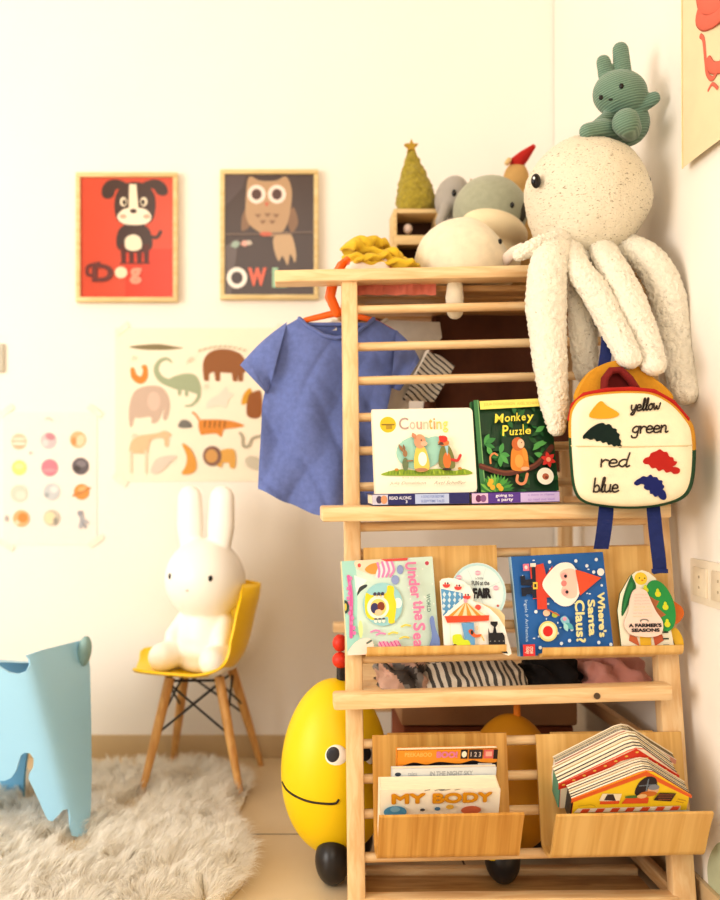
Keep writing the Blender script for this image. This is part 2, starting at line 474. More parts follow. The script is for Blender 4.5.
# lower board for the clothes and slats on top
MB().bar((.104, 2.05, .395), (XR-.012, 2.05, .395), .02, .024, bev=.003).out('rear_rail', beech, shelf)
MB().bar((XL+.01, 1.61, .009), (XR-.02, 1.61, .011), .02, .016, bev=.003).out('bottom_rail', beech, shelf)
MB().box(((XL+XR)/2, 1.815, .345), (XR-XL-.05, .43, .012), .002).out('lower_board', beech, shelf)
for k in range(6):
    MB().box(((XL+XR)/2-.003, 1.70+k*.07, 1.128), (XR-XL+.0, .052, .012), .002).out('top_slat', wood('top slat wood', '#c69a63', '#a8763f', 'X', .5, 10, 9), shelf)
TOPZ = 1.134
# ---------------------------------------------------------------- bent plywood book holders
ply = wood('bamboo ply', '#dcaa5a', '#c08839', 'P', .42, 3.2, 26)
ply2 = wood('bamboo ply pale', '#e6bf78', '#d2a358', 'P', .42, 3.2, 22)
def holder(label, px0, px1, py0, ytop, prof, m, group):
    """profile (d toward viewer, t up the lean); px0..px1 at row py0 on the plane; ytop only for the base"""
    o = F(px0, py0); e = F(px1, py0-(px1-px0)*.02)
    X = e-o
    root = thing('book_holder', label, 'book holder', o+NRM*.03, group)
    pts = catmull([(p[0], p[1], 0) for p in prof], False, 4)
    th = .0055; n = len(pts); inner = []; outer = []
    for i, p in enumerate(pts):
        t = (pts[min(n-1, i+1)]-pts[max(0, i-1)]).normalized(); q = Vector((-t.y, t.x, 0))
        inner.append(p+q*th/2); outer.append(p-q*th/2)
    def build(poly, name, lo, hi, mm):
        mb = MB(); v = []; k = len(poly)
        for s_ in (lo, hi):
            for p in poly: v.append(o+X*s_+NRM*p.x+UPL*p.y)
        f = [(i, (i+1) % k, k+(i+1) % k, k+i) for i in range(k)]+[tuple(range(k))[::-1], tuple(range(k, 2*k))]
        mb.add(v, f).out(name, mm, root)
    build(inner+outer[::-1], 'curved_panel', 0, 1, m)
    hook = [Vector(p+(0,)) for p in ((.0145, prof[0][1]-.02), (.0145, prof[0][1]-.004), (.010, prof[0][1]+.001), (-.002, prof[0][1]+.001), (-.002, prof[0][1]-.003), (.009, prof[0][1]-.004), (.011, prof[0][1]-.02))]
    build(hook, 'hook', .12, .82, m)
    return o, X
low = [(.017, .190), (.0175, .15), (.018, .06), (.021, .014), (.032, .003), (.058, .000), (.072, .004), (.080, .016), (.098, .048), (.116, .076)]
HL = holder('honey brown bent plywood holder filled by the cream MY BODY board book', 373, 508, 847, 737, low, ply, 'deep bent plywood holders on the lower rungs')
HR = holder('bent plywood holder with the house shaped books, at the lower right', 538, 684, 846, 733, low, ply2, 'deep bent plywood holders on the lower rungs')
mid = [(.017, .190), (.0175, .12), (.018, .03), (.021, .008), (.030, .001), (.048, .000), (.058, .003), (.061, .009), (.062, .014)]
ML = holder('short lipped plywood holder under the mint underwater book and fairground book', 364, 498, 654, 548, mid, ply2, 'short lipped plywood holders on the middle rungs')
MR = holder('short lipped plywood holder under the blue night sky book and pear book', 533, 668, 654.5, 548, mid, ply2, 'short lipped plywood holders on the middle rungs')
# ================================================================ BOOKS
CARD = printed('printed card', .4, var=.02)
PAGES = mat('cream page block', '#efe2c4', .7, var=.06, vscale=40, stretch=(1, 1, 30))
def frame(BL, BR, TL):
    X = BR-BL; W = X.length; X = X/W
    Yv = TL-BL; Yv = Yv-X*Yv.dot(X); Hh = Yv.length; Yv = Yv/Hh
    N = X.cross(Yv)
    return X, Yv, N, W, Hh
def rrect(W, H, r, left=True, k=4):
    q = []
    for cx, cy, a0, on in ((W-r, r, -90, 1), (W-r, H-r, 0, 1), (r, H-r, 90, left), (r, r, 180, left)):
        if on:
            for i in range(k+1):
                a = R(a0+90*i/k); q.append((cx+r*math.cos(a), cy+r*math.sin(a)))
        else: q.append((0 if cx == r else W, H if a0 == 90 else 0))
    return q
def book(label, cat, BL, BR, TL, th, bg, art, spine, r=.004, left=False, hard=False, group=None, cov=.0016, name='board_book', edge=None):
    X, Yv, N, W, Hh = frame(BL, BR, TL)
    root = thing(name, label, cat, BL+X*W/2-N*th/2, group)
    out = rrect(W, Hh, r, left)
    c = MB().slab(out, BL, X, Yv, N, cov, bg, edge or spine)
    if art: art.into(c, BL+N*.0001, X*W, Yv*Hh, N)
    c.out('front_cover', CARD, root, True, smooth=False)
    ins = .0025 if hard else .0003
    p = MB().slab(rrect(W-2*ins, Hh-2*ins, r, left), BL+X*ins+Yv*ins-N*cov, X, Yv, N, th-2*cov)
    p.out('pages', PAGES, root, smooth=False)
    MB().slab(out, BL-N*(th-cov), X, Yv, N, cov, bg, edge or spine).out('back_cover', CARD, root, True, smooth=False)
    s = MB().slab([(-.0016, 0), (0, 0), (0, Hh), (-.0016, Hh)], BL, X, Yv, N, th, spine)
    s.out('spine', CARD, root, True, smooth=False)
    return root
rb = random.Random(3)
# ---- cream counting book (sketch frame: its own close-up)
A = Art((35, 60), (692, 52), (45, 605))
A.ell(133, 160, 53, 52, '#e0bb12'); A.stroke([(95, 160), (172, 160)], 10, '#8f7412'); A.rect(120, 165, 160, 190, '#b08f14')
for ch, x0, x1, y0, c in (('C', 205, 268, 115, '#b39a90'), ('o', 275, 312, 142, '#e0bfae'), ('u', 320, 356, 142, '#cfa793'), ('n', 364, 398, 142, '#c9cdb0'), ('t', 402, 424, 122, '#d8b25a'), ('i', 432, 442, 120, '#e09a62'), ('n', 450, 484, 142, '#eecb7a'), ('g', 492, 526, 142, '#f0dc70')):
    A.text(ch, x0, y0, x1, 193 if ch != 'g' else 214, c, .012)
A.ell(330, 345, 148, 108, '#a3d2c0'); A.ell(440, 300, 70, 62, '#a3d2c0')
A.blob([(115, 490), (135, 462), (230, 450), (330, 460), (450, 448), (560, 462), (620, 450), (640, 488)], '#93ad2b')
for i in range(26): A.leaf(125+i*20, 488, 30, 5, -70-rb.random()*40, rb.choice(['#6f8f1f', '#b2c53c', '#7d9a26']))
for x, y in ((180, 455), (590, 450)): A.ell(x, y, 13, 9, '#c58b2e')
# small brown animal, tall animal in a yellow coat, red capped animal with a tail
A.ell(238, 420, 20, 42, '#6d7a52'); A.ell(238, 352, 15, 22, '#a0764d'); A.leaf(228, 345, 62, 10, -120, '#9c7148'); A.leaf(236, 340, 48, 8, -100, '#8a6340'); A.stroke([(250, 400), (285, 398)], 9, '#a0764d')
A.blob([(300, 460), (305, 330), (345, 300), (378, 340), (390, 455)], '#e8c65a'); A.ell(350, 388, 28, 45, '#fbf3e0'); A.ell(336, 275, 38, 46, '#d99a75'); A.ell(362, 290, 22, 16, '#e8b394'); A.leaf(312, 262, 50, 14, -120, '#c98a66'); A.ell(340, 458, 42, 12, '#b5805a'); A.ell(345, 268, 4, 5, '#40302a')
A.blob([(458, 440), (465, 330), (500, 300), (535, 320), (558, 400), (548, 450)], '#7a7b3c'); A.ell(508, 400, 26, 52, '#d8742c'); A.poly([(494, 305), (520, 305), (512, 370)], '#9fc6cf'); A.ell(490, 285, 36, 22, '#d27a3c'); A.poly([(450, 300), (478, 270), (492, 300)], '#5a3a2a'); A.ell(488, 262, 28, 22, '#d93422'); A.ell(470, 250, 11, 10, '#d93422'); A.stroke([(540, 395), (575, 400), (595, 368)], 18, '#c9342a'); A.ell(505, 456, 30, 8, '#33251e')
A.text('Based on the bestselling picture book by', 215, 503, 525, 517, '#c9b68f', .0); A.text('Julia Donaldson', 135, 533, 365, 556, '#a79a86', .0, shear=.06); A.text('Axel Scheffler', 420, 530, 625, 552, '#a79a86', .0, shear=.06)
off = -.10
BLc, BRc, TLc = F(376, 494, off), F(477.5, 492, off), F(373, 410, off+.012)
TLc = F(373.5, 409.5, off+.004)
counting = book('cream board book with title Counting and three dressed animals on its cover', 'book', BLc, BRc, TLc, .018, '#fbf3da', A, '#f0e6cc', r=.008)
# ---- dark green monkey picture book
A = Art((35, 40), (665, 30), (62, 750))
A.rect(40, 34, 672, 752, '#17421f')
for i in range(70):
    x, y = rb.uniform(85, 640), rb.uniform(120, 740)
    A.leaf(x, y, rb.uniform(60, 120), rb.uniform(12, 22), rb.uniform(0, 360), rb.choice(['#1f5a29', '#2a6b30', '#123a1b', '#2f7a3a', '#1b4d2a']))
A.rect(250, 330, 460, 560, '#143a1c')
for x, y, r_, L in ((110, 380, -60, 90), (110, 380, 20, 90), (130, 400, 60, 80), (120, 370, -20, 90), (230, 460, -70, 90), (230, 460, 10, 80), (230, 460, 50, 100), (230, 470, 90, 90), (230, 460, 160, 70), (490, 440, -40, 120), (500, 400, -10, 110), (500, 460, 20, 90), (520, 300, -30, 90)):
    A.leaf(x, y, L, 20, r_, rb.choice(['#4c9a4a', '#3a8440', '#5aa552']))
A.poly([(40, 34), (78, 34), (100, 752), (62, 752)], '#3f7a45'); A.poly([(72, 34), (80, 34), (102, 752), (94, 752)], '#7fae6c')
A.poly([(88, 50), (640, 40), (645, 100), (92, 116)], '#f0e070'); A.text('JULIA DONALDSON  AXEL SCHEFFLER', 120, 66, 600, 92, '#c9b84e', .01)
for ch, x0, x1, y0, y1 in (('M', 205, 272, 152, 222), ('o', 282, 325, 172, 216), ('n', 332, 368, 170, 212), ('k', 376, 410, 148, 212), ('e', 416, 450, 170, 210), ('y', 456, 512, 165, 232), ('P', 258, 306, 242, 325), ('u', 314, 348, 280, 322), ('z', 354, 382, 280, 320), ('z', 388, 415, 278, 318), ('l', 420, 428, 240, 318), ('e', 438, 484, 274, 316)):
    A.text(ch, x0, y0, x1, y1, '#f1df4c', .02, shear=.12)
A.stroke([(70, 548), (170, 585), (270, 608), (380, 590), (490, 560), (560, 505), (640, 420)], 42, '#5e2c1c'); A.stroke([(70, 540), (170, 575), (270, 598), (380, 580), (490, 550), (560, 495)], 12, '#7d4329')
A.stroke([(150, 530), (150, 480), (180, 455), (205, 470)], 14, '#d98a50')
A.blob([(320, 585), (310, 500), (330, 420), (390, 410), (440, 450), (448, 530), (440, 590)], '#dc8a2e'); A.ell(372, 390, 48, 52, '#c9692f'); A.ell(396, 388, 28, 36, '#f2c3a0'); A.ell(425, 470, 20, 52, '#e39a3c', -10); A.ell(375, 520, 34, 50, '#e6a54c'); A.ell(402, 380, 4, 5, '#3a2418'); A.ell(418, 578, 34, 14, '#e8b088')
A.stroke([(355, 630), (348, 670), (375, 692), (410, 680), (432, 620)], 22, '#e08f62')
for a_ in range(0, 360, 60): A.leaf(605, 515, 62, 16, a_+20, '#d7372c')
A.ell(605, 515, 18, 18, '#f3a07c')
for i in range(16): A.leaf(180, 760, 150, 16, -170+i*11, rb.choice(['#4d9a3a', '#7cb84a', '#2f7a30']))
for x, y in ((130, 690), (150, 715), (200, 705), (215, 725), (140, 670)): A.ell(x, y, 20, 20, '#e8b12e')
A.ell(568, 642, 66, 64, '#f4ecd8'); A.ell(570, 645, 26, 24, '#b8623e'); A.ell(576, 652, 12, 10, '#7a3a26')
off = -.092
monkey = book('dark green picture book with a monkey sitting on a branch', 'book', F(479.5, 494, off), F(559, 490.5, off), F(475.5, 401.5, off+.004), .012, '#1d4f27', A, '#2f6a38', r=.002, hard=True, name='picture_book')
# ---- the two books lying flat on the ledge
def flat_book(label, px0, px1, py0, py1, drop, cover, bands, name='picture_book'):
    off = -.118
    BL, BR, TL = F(px0, py1, off), F(px1, py1-drop, off), F(px0, py0, off)
    X = BR-BL; W = X.length; X /= W; Z = Vector((0, 0, 1)); Z = (Z-X*Z.dot(X)).normalized(); N = X.cross(Z); T = (TL-BL).length
    root = thing(name, label, 'book', BL+X*W/2-N*.06)
    A = Art((0, 0), (1000, 0), (0, 100)); bands(A)
    c = MB().slab(rrect(W, T, .0025), BL, X, Z, N, .0025, cover, cover); A.into(c, BL+N*.0001, X*W, Z*T, N)
    c.out('spine', CARD, root, True, smooth=False)
    D = .105
    for nm, z in (('front_cover', T-.0016), ('back_cover', 0)):
        MB().slab([(0, 0), (W, 0), (W, .0016), (0, .0016)], BL+Z*z-N*.0025, X, Z, N, D, cover).out(nm, CARD, root, True, smooth=False)
    MB().slab([(.002, .0016), (W-.002, .0016), (W-.002, T-.0016), (.002, T-.0016)], BL-N*.0025, X, Z, N, D-.004).out('pages', PAGES, root, smooth=False)
def b1(A):
    A.rect(0, 0, 1000, 100, '#2d2c66'); A.rect(0, 4, 160, 96, '#c9c6d6'); A.ell(70, 50, 30, 34, '#4a3f5a'); A.ell(120, 50, 34, 38, '#d59a72'); A.rect(440, 6, 790, 94, '#b9c6e6')
    A.text('READ ALONG', 175, 22, 400, 52, '#e8e6f2', .02); A.text('A SONG FOR BEDTIME', 500, 18, 740, 42, '#7f92c8', .01); A.text('SLEEPYTIME TALES', 500, 58, 740, 82, '#7f92c8', .01); A.text('3', 340, 58, 360, 86, '#e8e6f2', .02)
def b2(A):
    A.rect(0, 0, 1000, 100, '#5b3a92'); A.rect(0, 4, 185, 96, '#dcbcd6'); A.ell(75, 52, 32, 34, '#6a2f5a'); A.ell(130, 52, 34, 34, '#8a5a8c'); A.rect(555, 6, 1000, 94, '#cbb8e4')
    A.text('going to', 270, 14, 470, 48, '#f2ecf8', .02); A.text('a party', 290, 54, 470, 90, '#f2ecf8', .02); A.text('a story in rhyme', 640, 18, 940, 42, '#a88cd0', .01); A.text('to read out loud', 640, 58, 940, 82, '#a88cd0', .01)
flat_book('navy and pale blue spined book lying flat under the cream Counting book', 372.5, 469.5, 494.5, 505.5, 2, '#2d2c66', b1)
flat_book('purple and lilac spined book lying flat under the green monkey book', 472, 559.5, 493.3, 503.8, 2, '#5b3a92', b2)
# ---- mint underwater book
A = Art((38, 68), (640, 55), (62, 715))
A.rect(30, 40, 700, 720, '#d3e8da')
A.blob([(30, 60), (120, 60), (135, 300), (130, 500), (140, 600), (60, 720), (30, 720)], '#aadcd0')
A.poly([(120, 170), (205, 205), (130, 290)], '#fdfaf0'); A.blob([(135, 310), (150, 255), (195, 235), (200, 250), (160, 280)], '#3c4444')
A.blob([(130, 70), (260, 60), (330, 75), (290, 180), (150, 130)], '#f6dcc0'); A.blob([(190, 130), (230, 95), (285, 95), (270, 160), (220, 160)], '#f0a04a')
A.blob([(260, 190), (290, 100), (360, 70), (390, 130), (330, 180)], '#fbe9ec')
for i in range(4): A.stroke([(275+i*30, 90-i*5), (285+i*32, 140), (280+i*25, 185)], 15, '#e48fc0')
A.poly([(290, 60), (480, 55), (470, 78), (330, 80)], '#e0584a')
A.ell(422, 140, 22, 32, '#93a3d0'); A.ell(388, 210, 26, 32, '#93a3d0')
A.stroke([(80, 175), (95, 300), (92, 440), (88, 590)], 22, '#e266a8'); 
for i in range(12): A.ell(rb.uniform(72, 112), 190+i*34, 10, 14, '#ea80b8')
A.ell(52, 385, 26, 46, '#3a4a42'); A.ell(56, 385, 8, 26, '#d8c24a')
A.ell(300, 375, 130, 148, '#9fd2d6'); A.ell(400, 370, 26, 36, '#e4f2ee')
A.blob([(190, 300), (230, 310), (320, 300), (335, 250), (375, 260), (375, 320), (388, 380), (375, 480), (370, 505), (335, 505), (325, 460), (230, 480), (185, 430)], '#f4d92e')
A.ell(268, 395, 72, 78, '#f7f2e0'); A.ell(270, 395, 52, 58, '#f0d478'); A.ell(246, 400, 26, 36, '#3d3a68'); A.ell(288, 388, 24, 30, '#8a3f22'); A.ell(270, 430, 24, 22, '#f3c9a0')
for i in range(3): A.ell(250+i*25, 305, 11, 14, '#4a4458'); A.ell(250+i*26, 488, 11, 13, '#f2f0e2'); 
for i in range(3): A.ell(250+i*25, 322, 9, 8, '#f2e8e0'); A.ell(250+i*26, 474, 10, 6, '#5a5a66')
for x, y, c in ((245, 555, '#e48fc0'), (280, 575, '#e48fc0'), (360, 572, '#ecd760'), (445, 525, '#ecd760'), (432, 605, '#ecd760')): A.stroke([(x-28, y+6), (x, y-4), (x+28, y+2)], 12, c)
A.ell(150, 540, 14, 60, '#dfe9a0'); A.blob([(60, 720), (110, 630), (190, 600), (230, 640), (210, 720)], '#f8e2d4'); A.stroke([(190, 635), (215, 620)], 14, '#6a7a6a')
A.blob([(260, 640), (300, 625), (330, 640), (380, 620), (400, 650), (360, 668), (280, 668)], '#f0a8c4')
for i in range(6): A.stroke([(270+i*24, 630), (285+i*24, 660)], 7, '#d85c9c')
A.blob([(600, 490), (625, 470), (640, 560), (668, 640), (670, 680), (590, 690), (610, 600)], '#7c93cc')
for ch, y0, y1, x0, x1 in (('U', 95, 142, 455, 522), ('n', 158, 200, 470, 515), ('d', 208, 250, 475, 540), ('e', 260, 302, 480, 525), ('r', 312, 338, 485, 530), ('t', 362, 390, 495, 555), ('h', 400, 440, 495, 562), ('e', 448, 488, 500, 545), ('S', 512, 560, 490, 562), ('e', 578, 618, 485, 530), ('a', 628, 668, 485, 530)):
    A.text(ch, x0, y0, x1, y1, '#ea86ae', .0, rot=90, heavy=3.5)
A.text('WORLD', 578, 315, 602, 438, '#4d7a74', .02, rot=90); A.ell(590, 106, 13, 14, '#c4485a'); A.ell(148, 106, 11, 14, '#d85a50')
for i in range(14): A.ell(rb.uniform(450, 650), rb.uniform(80, 460), 4, 4, '#f6f6ee')
o4 = -.034
book('pale mint board book with yellow submarine and pink sideways title', 'book', F(347.5, 655.5, o4), F(440, 650.5, o4), F(345, 561, o4+.0), .011, '#d3e8da', A, '#e8ddb4', r=.003, edge='#cdbf92')
# ---- blue winter night book
A = Art((28, 50), (388, 46), (52, 415))
A.rect(20, 40, 430, 420, '#2368b0')
for i in range(26): 
    x, y = rb.choice([(rb.uniform(60, 400), rb.uniform(60, 400))]); A.ell(x, y, rb.choice([2.5, 4, 5]), rb.choice([2.5, 4, 5]), '#dfeaf2')
for x, y in ((358, 74), (320, 96), (278, 76), (115, 256), (175, 76), (240, 365), (398, 385), (352, 376), (345, 120), (208, 374), (126, 386), (250, 325)): A.ell(x, y, 6.5, 6.5, '#e8f0f4')
A.poly([(96, 90), (150, 80), (175, 205), (105, 210)], '#d9472f'); A.poly([(140, 150), (185, 90), (180, 210)], '#d9472f'); A.rect(120, 200, 158, 248, '#d9472f'); A.ell(155, 262, 14, 12, '#f0c6a6')
A.poly([(58, 124), (76, 122), (78, 138), (104, 136), (105, 160), (60, 158)], '#151d33'); A.poly([(60, 166), (104, 166), (105, 190), (80, 192), (78, 198), (62, 198)], '#151d33')
A.rect(104, 84, 118, 206, '#1c2436'); A.rect(106, 148, 124, 174, '#e8c94a'); A.rect(111, 155, 119, 167, '#1c2436'); A.rect(98, 78, 120, 92, '#f3ede0')
A.blob([(142, 158), (175, 110), (215, 82), (262, 88), (284, 140), (285, 195), (255, 235), (212, 238), (172, 205)], '#f7f2e6')
A.blob([(212, 120), (240, 104), (272, 112), (276, 160), (272, 205), (240, 212), (214, 190), (222, 158)], '#f3cdbb'); A.ell(226, 157, 11, 11, '#e08a84'); A.ell(228, 130, 13, 13, '#f0b0a8'); A.ell(230, 190, 13, 13, '#f0b0a8'); A.ell(233, 131, 6, 6, '#24202a'); A.ell(236, 189, 6, 6, '#24202a')
A.poly([(272, 108), (300, 116), (372, 142), (330, 172), (286, 204)], '#e2562f'); A.ell(370, 121, 14, 14, '#f4f0e8')
A.ell(157, 328, 37, 37, '#e9d98a'); A.ell(157, 328, 30, 30, '#f3e9bd'); A.ell(156, 328, 19, 19, '#d8281f')
A.blob([(206, 285), (225, 275), (240, 295), (235, 320), (216, 305)], '#8fc6d6'); A.leaf(225, 300, 40, 10, 40, '#5fb0b8'); A.leaf(220, 300, 34, 9, 70, '#a8dcd8'); A.ell(185, 270, 12, 10, '#aebc4c'); A.stroke([(158, 250), (200, 272)], 5, '#c85f3a'); A.ell(222, 286, 8, 7, '#e6a0b8')
for s_, x0, x1, y0, y1 in (("Where's", 352, 380, 196, 356), ('Santa', 312, 340, 222, 350), ('Claus?', 262, 298, 222, 372)):
    A.text(s_, x0+1, y0, x1-1, y1, '#eee3a2', .0, rot=90, heavy=2)
A.text('Ingela P Arrhenius', 64, 212, 80, 362, '#b9cfe4', .0, rot=90, shear=.0)
A.rect(56, 372, 102, 414, '#d8383a'); A.text('nosy', 62, 380, 78, 406, '#f6d8c8', .02, rot=90); A.text('crow', 80, 380, 94, 406, '#f6d8c8', .02, rot=90); A.rect(66, 80, 90, 106, '#e27a90'); A.ell(78, 93, 6, 7, '#f6dada')
book('blue board book with white bearded man in a pointed red hat', 'book', F(520.5, 656.5, o4), F(614, 651.5, o4), F(513.5, 556.5, o4), .014, '#2368b0', A, '#9fc3dc', r=.004, edge='#b5d0df')
# ---- shaped books: outline in their own sketch frame
def shaped(label, BL, BR, TL, A, layers, name='shaped_board_book', cat='book'):
    """layers: (outline, colour, set back, thickness, edge colour), nearest last; A carries the print for the last"""
    X, Yv, N, W, Hh = frame(BL, BR, TL)
    root = thing(name, label, cat, BL+X*W/2-N*.008)
    for i, (out, colr, back, th, edge, art) in enumerate(layers):
        pts = [A.uv(p) for p in out]; pts = [(u*W, v*Hh) for u, v in pts]
        ar = sum(pts[j][0]*pts[(j+1) % len(pts)][1]-pts[(j+1) % len(pts)][0]*pts[j][1] for j in range(len(pts)))
        if ar < 0: pts = pts[::-1]
        c = MB().slab(pts, BL-N*back, X, Yv, N, th, colr, edge)
        if art:
            B = Art((0, 0), (1, 0), (0, 1)); B.TL, B.a, B.b, B.det = A.TL, A.a, A.b, A.det
            art(B); B.into(c, BL-N*back+N*.0001, X*W, Yv*Hh, N, clip=False)
        c.out('cover' if i == len(layers)-1 else 'page', CARD, root, True, smooth=False)
    return root
def circ(x, y, rx, ry, n=36): return [(x+rx*math.cos(2*PI*i/n), y+ry*math.sin(2*PI*i/n)) for i in range(n)]
A = Art((40, 40), (640, 30), (62, 815))
def disc_art(B):
    B.ell(385, 300, 240, 250, '#bfe0e2'); B.ell(385, 300, 222, 232, '#dceeec'); B.ell(385, 300, 205, 214, '#e6f2ee')
    for a_ in range(0, 360, 45): B.stroke([(385, 300), (385+205*math.cos(R(a_+20)), 300+214*math.sin(R(a_+20)))], 3, '#c4dedd')
    for x, y in ((218, 168), (540, 260), (385, 132)): B.ell(x, y, 24, 20, '#f0a9bd'); B.rect(x-24, y-4, x+24, y+4, '#f6dbe0')
    B.ell(550, 408, 10, 10, '#c0504a')
    B.text('a little', 360, 165, 432, 186, '#7a7a78', .0); B.text('FUN at the', 328, 198, 482, 236, '#4a4a4c', .02); B.text('FAIR', 340, 264, 488, 340, '#1f1c1f', .0, heavy=6)
def fair_art(B):
    B.poly([(48, 262), (235, 300), (255, 330), (60, 490)], '#5f9fcb')
    for i in range(4):
        for j in range(4): B.poly([(75+j*48-i*4, 285+i*50), (92+j*44-i*4, 310+i*46), (75+j*48-i*4, 335+i*46), (60+j*46-i*4, 310+i*48)], '#cfe2ea')
    B.poly([(255, 330), (330, 370), (460, 490), (60, 490), (60, 488)], '#fbf6ea')
    for x, y in ((95, 232), (195, 252), (268, 330)): B.ell(x, y, 32, 24, '#dd4a42'); B.rect(x-34, y-26, x+34, y-6, '#fbf1e6'); B.ell(x-10, y-14, 8, 8, '#c23a38'); B.ell(x+12, y-14, 8, 8, '#3a3a42')
    B.ell(362, 420, 26, 22, '#e0584a')
    w = 330/8
    for i in range(8): B.poly([(258-6+i*1.5, 378), (258-6+(i+1)*1.5, 378), (100+(i+1)*w, 490), (100+i*w, 490)], '#d59a3a' if i % 2 == 0 else '#f6d9b0')
    B.ell(255, 365, 16, 18, '#e5a9b8')
    B.poly([(68, 490), (455, 486), (450, 530), (90, 545)], '#e8502c')
    B.poly([(212, 548), (320, 545), (325, 770), (225, 770), (240, 700)], '#6ba3cf'); B.rect(110, 548, 116, 770, '#e4dccb'); B.rect(360, 545, 366, 765, '#e4dccb')
    B.blob([(135, 650), (200, 640), (225, 680), (270, 690), (280, 735), (200, 745), (140, 720)], '#cfdd2c'); B.ell(150, 742, 24, 24, '#6a1f2a'); B.ell(150, 742, 10, 10, '#e0b0a0'); B.ell(280, 750, 16, 14, '#3a3a3a')
    B.blob([(270, 610), (300, 600), (330, 640), (380, 640), (370, 660), (320, 665), (285, 640)], '#e0662e'); B.ell(300, 625, 12, 18, '#3a2a22'); B.ell(345, 590, 10, 20, '#f0c9a8'); B.stroke([(380, 650), (400, 690)], 12, '#f3c27a')
    B.poly([(440, 585), (452, 630), (480, 630), (490, 580), (462, 560), (462, 538), (524, 538), (524, 560), (505, 585), (512, 630), (565, 630), (580, 660), (582, 765), (604, 800), (560, 795), (520, 770), (490, 780), (440, 770)], '#1d1a1c')
    for i in range(4): B.ell(455+i*38, 698, 7, 5, '#8a8a84')
back_out = circ(385, 300, 245, 255)
mid_out = [(60, 500), (330, 360), (440, 400), (560, 440), (604, 490), (600, 620), (560, 780), (70, 790)]
front_out = [(42, 200), (60, 180), (120, 172), (190, 182), (255, 210), (305, 252), (335, 310), (328, 365), (400, 392), (470, 432), (540, 500), (590, 580), (640, 780), (640, 805), (615, 818), (560, 800), (65, 785)]
shaped('round backed fairground board book with black toy train and orange tent', F(444.5, 656, -.055), F(514, 654, -.055), F(443.5, 562, -.055), A, [
    (back_out, '#dceeec', .011, .005, '#cfd9cf', disc_art), (mid_out, '#ecd9a8', .006, .005, '#d8c08a', None), (front_out, '#fbf7ec', 0, .006, '#e8dcc0', fair_art)])
A = Art((70, 75), (655, 65), (85, 790))
def pg_art(B):
    B.blob([(105, 480), (125, 320), (205, 130), (225, 150), (245, 230), (180, 360)], '#1f6a38'); B.blob([(118, 440), (150, 300), (205, 180), (215, 230), (160, 350)], '#2f8a4a')
    B.ell(292, 150, 55, 55, '#f2d13a'); B.ell(280, 145, 6, 6, '#3a2a1a'); B.ell(325, 148, 6, 6, '#3a2a1a'); B.ell(303, 165, 10, 6, '#e07a2a')
    B.poly([(160, 640), (220, 660), (240, 740), (150, 690)], '#cc6a3a'); B.poly([(360, 650), (440, 640), (450, 690), (370, 740)], '#c85f38'); B.rect(245, 650, 340, 750, '#ecbc2c')
    for i in range(5): B.rect(440, 615+i*28, 492, 627+i*28, '#20301c' if i % 2 == 0 else '#f6f0dc')
def tree_art(B):
    B.ell(440, 390, 112, 222, '#2a9a4c', -12); B.poly([(340, 300), (400, 340), (430, 350), (400, 400), (480, 470), (440, 490), (430, 500), (340, 400)], '#b06a3c')
    for x, y in ((318, 245), (422, 280), (478, 395), (482, 545)): B.ell(x, y+8, 26, 26, '#d6e02c'); B.ell(x, y-18, 14, 22, '#d6e02c'); B.ell(x, y+4, 8, 16, '#f0d040')
def pear_art(B):
    for i in range(8): B.text('spring summer'[:9+i % 4], 215-i*4, 285+i*27, 330+i*3, 298+i*27, rb.choice(['#e8cf9a', '#e0b8a8', '#dcd29a']), .0)
    B.ell(280, 520, 38, 18, '#8f8578'); B.ell(280, 528, 28, 14, '#f4d8cc')
    B.text("A FARMER'S", 142, 542, 425, 575, '#2b2224', .05); B.text('SEASONS', 165, 585, 405, 616, '#2b2224', .05)
pear = [tuple(p)[:2] for p in catmull([(265, 240, 0), (320, 265, 0), (350, 340, 0), (390, 440, 0), (440, 530, 0), (425, 625, 0), (350, 660, 0), (240, 655, 0), (150, 630, 0), (108, 545, 0), (150, 440, 0), (175, 330, 0), (210, 255, 0)], True, 4)]
tree = circ(440, 390, 118, 228); tree = [(440+(x-440)*math.cos(R(-12))-(y-390)*math.sin(R(-12)), 390+(x-440)*math.sin(R(-12))+(y-390)*math.cos(R(-12))) for x, y in tree]
page = [(85, 745), (72, 430), (105, 280), (200, 130), (250, 90), (310, 75), (365, 95), (420, 145), (470, 260), (500, 420), (520, 600), (535, 745)]
maple = [tuple(p)[:2] for p in catmull([(430, 190, 0), (500, 215, 0), (555, 330, 0), (640, 400, 0), (655, 470, 0), (610, 535, 0), (560, 540, 0), (480, 400, 0)], True, 4)]
corn = [tuple(p)[:2] for p in catmull([(520, 610, 0), (580, 590, 0), (625, 680, 0), (620, 770, 0), (575, 785, 0), (545, 700, 0)], True, 4)]
shaped('shaped board book with a pale pink pear front and green tree page', F(623.5, 652.5, -.052), F(692, 650.5, -.052), F(621.5, 570, -.052), A, [
    (maple, '#e2762a', .013, .004, '#b5561c', None), (corn, '#e3b52c', .011, .004, '#b98a1c', None), (page, '#f6eed6', .007, .004, '#2f5a34', pg_art), (tree, '#2a9a4c', .0035, .003, '#1f6a34', tree_art), (pear, '#f6d9c9', 0, .0032, '#e0bfae', pear_art)])
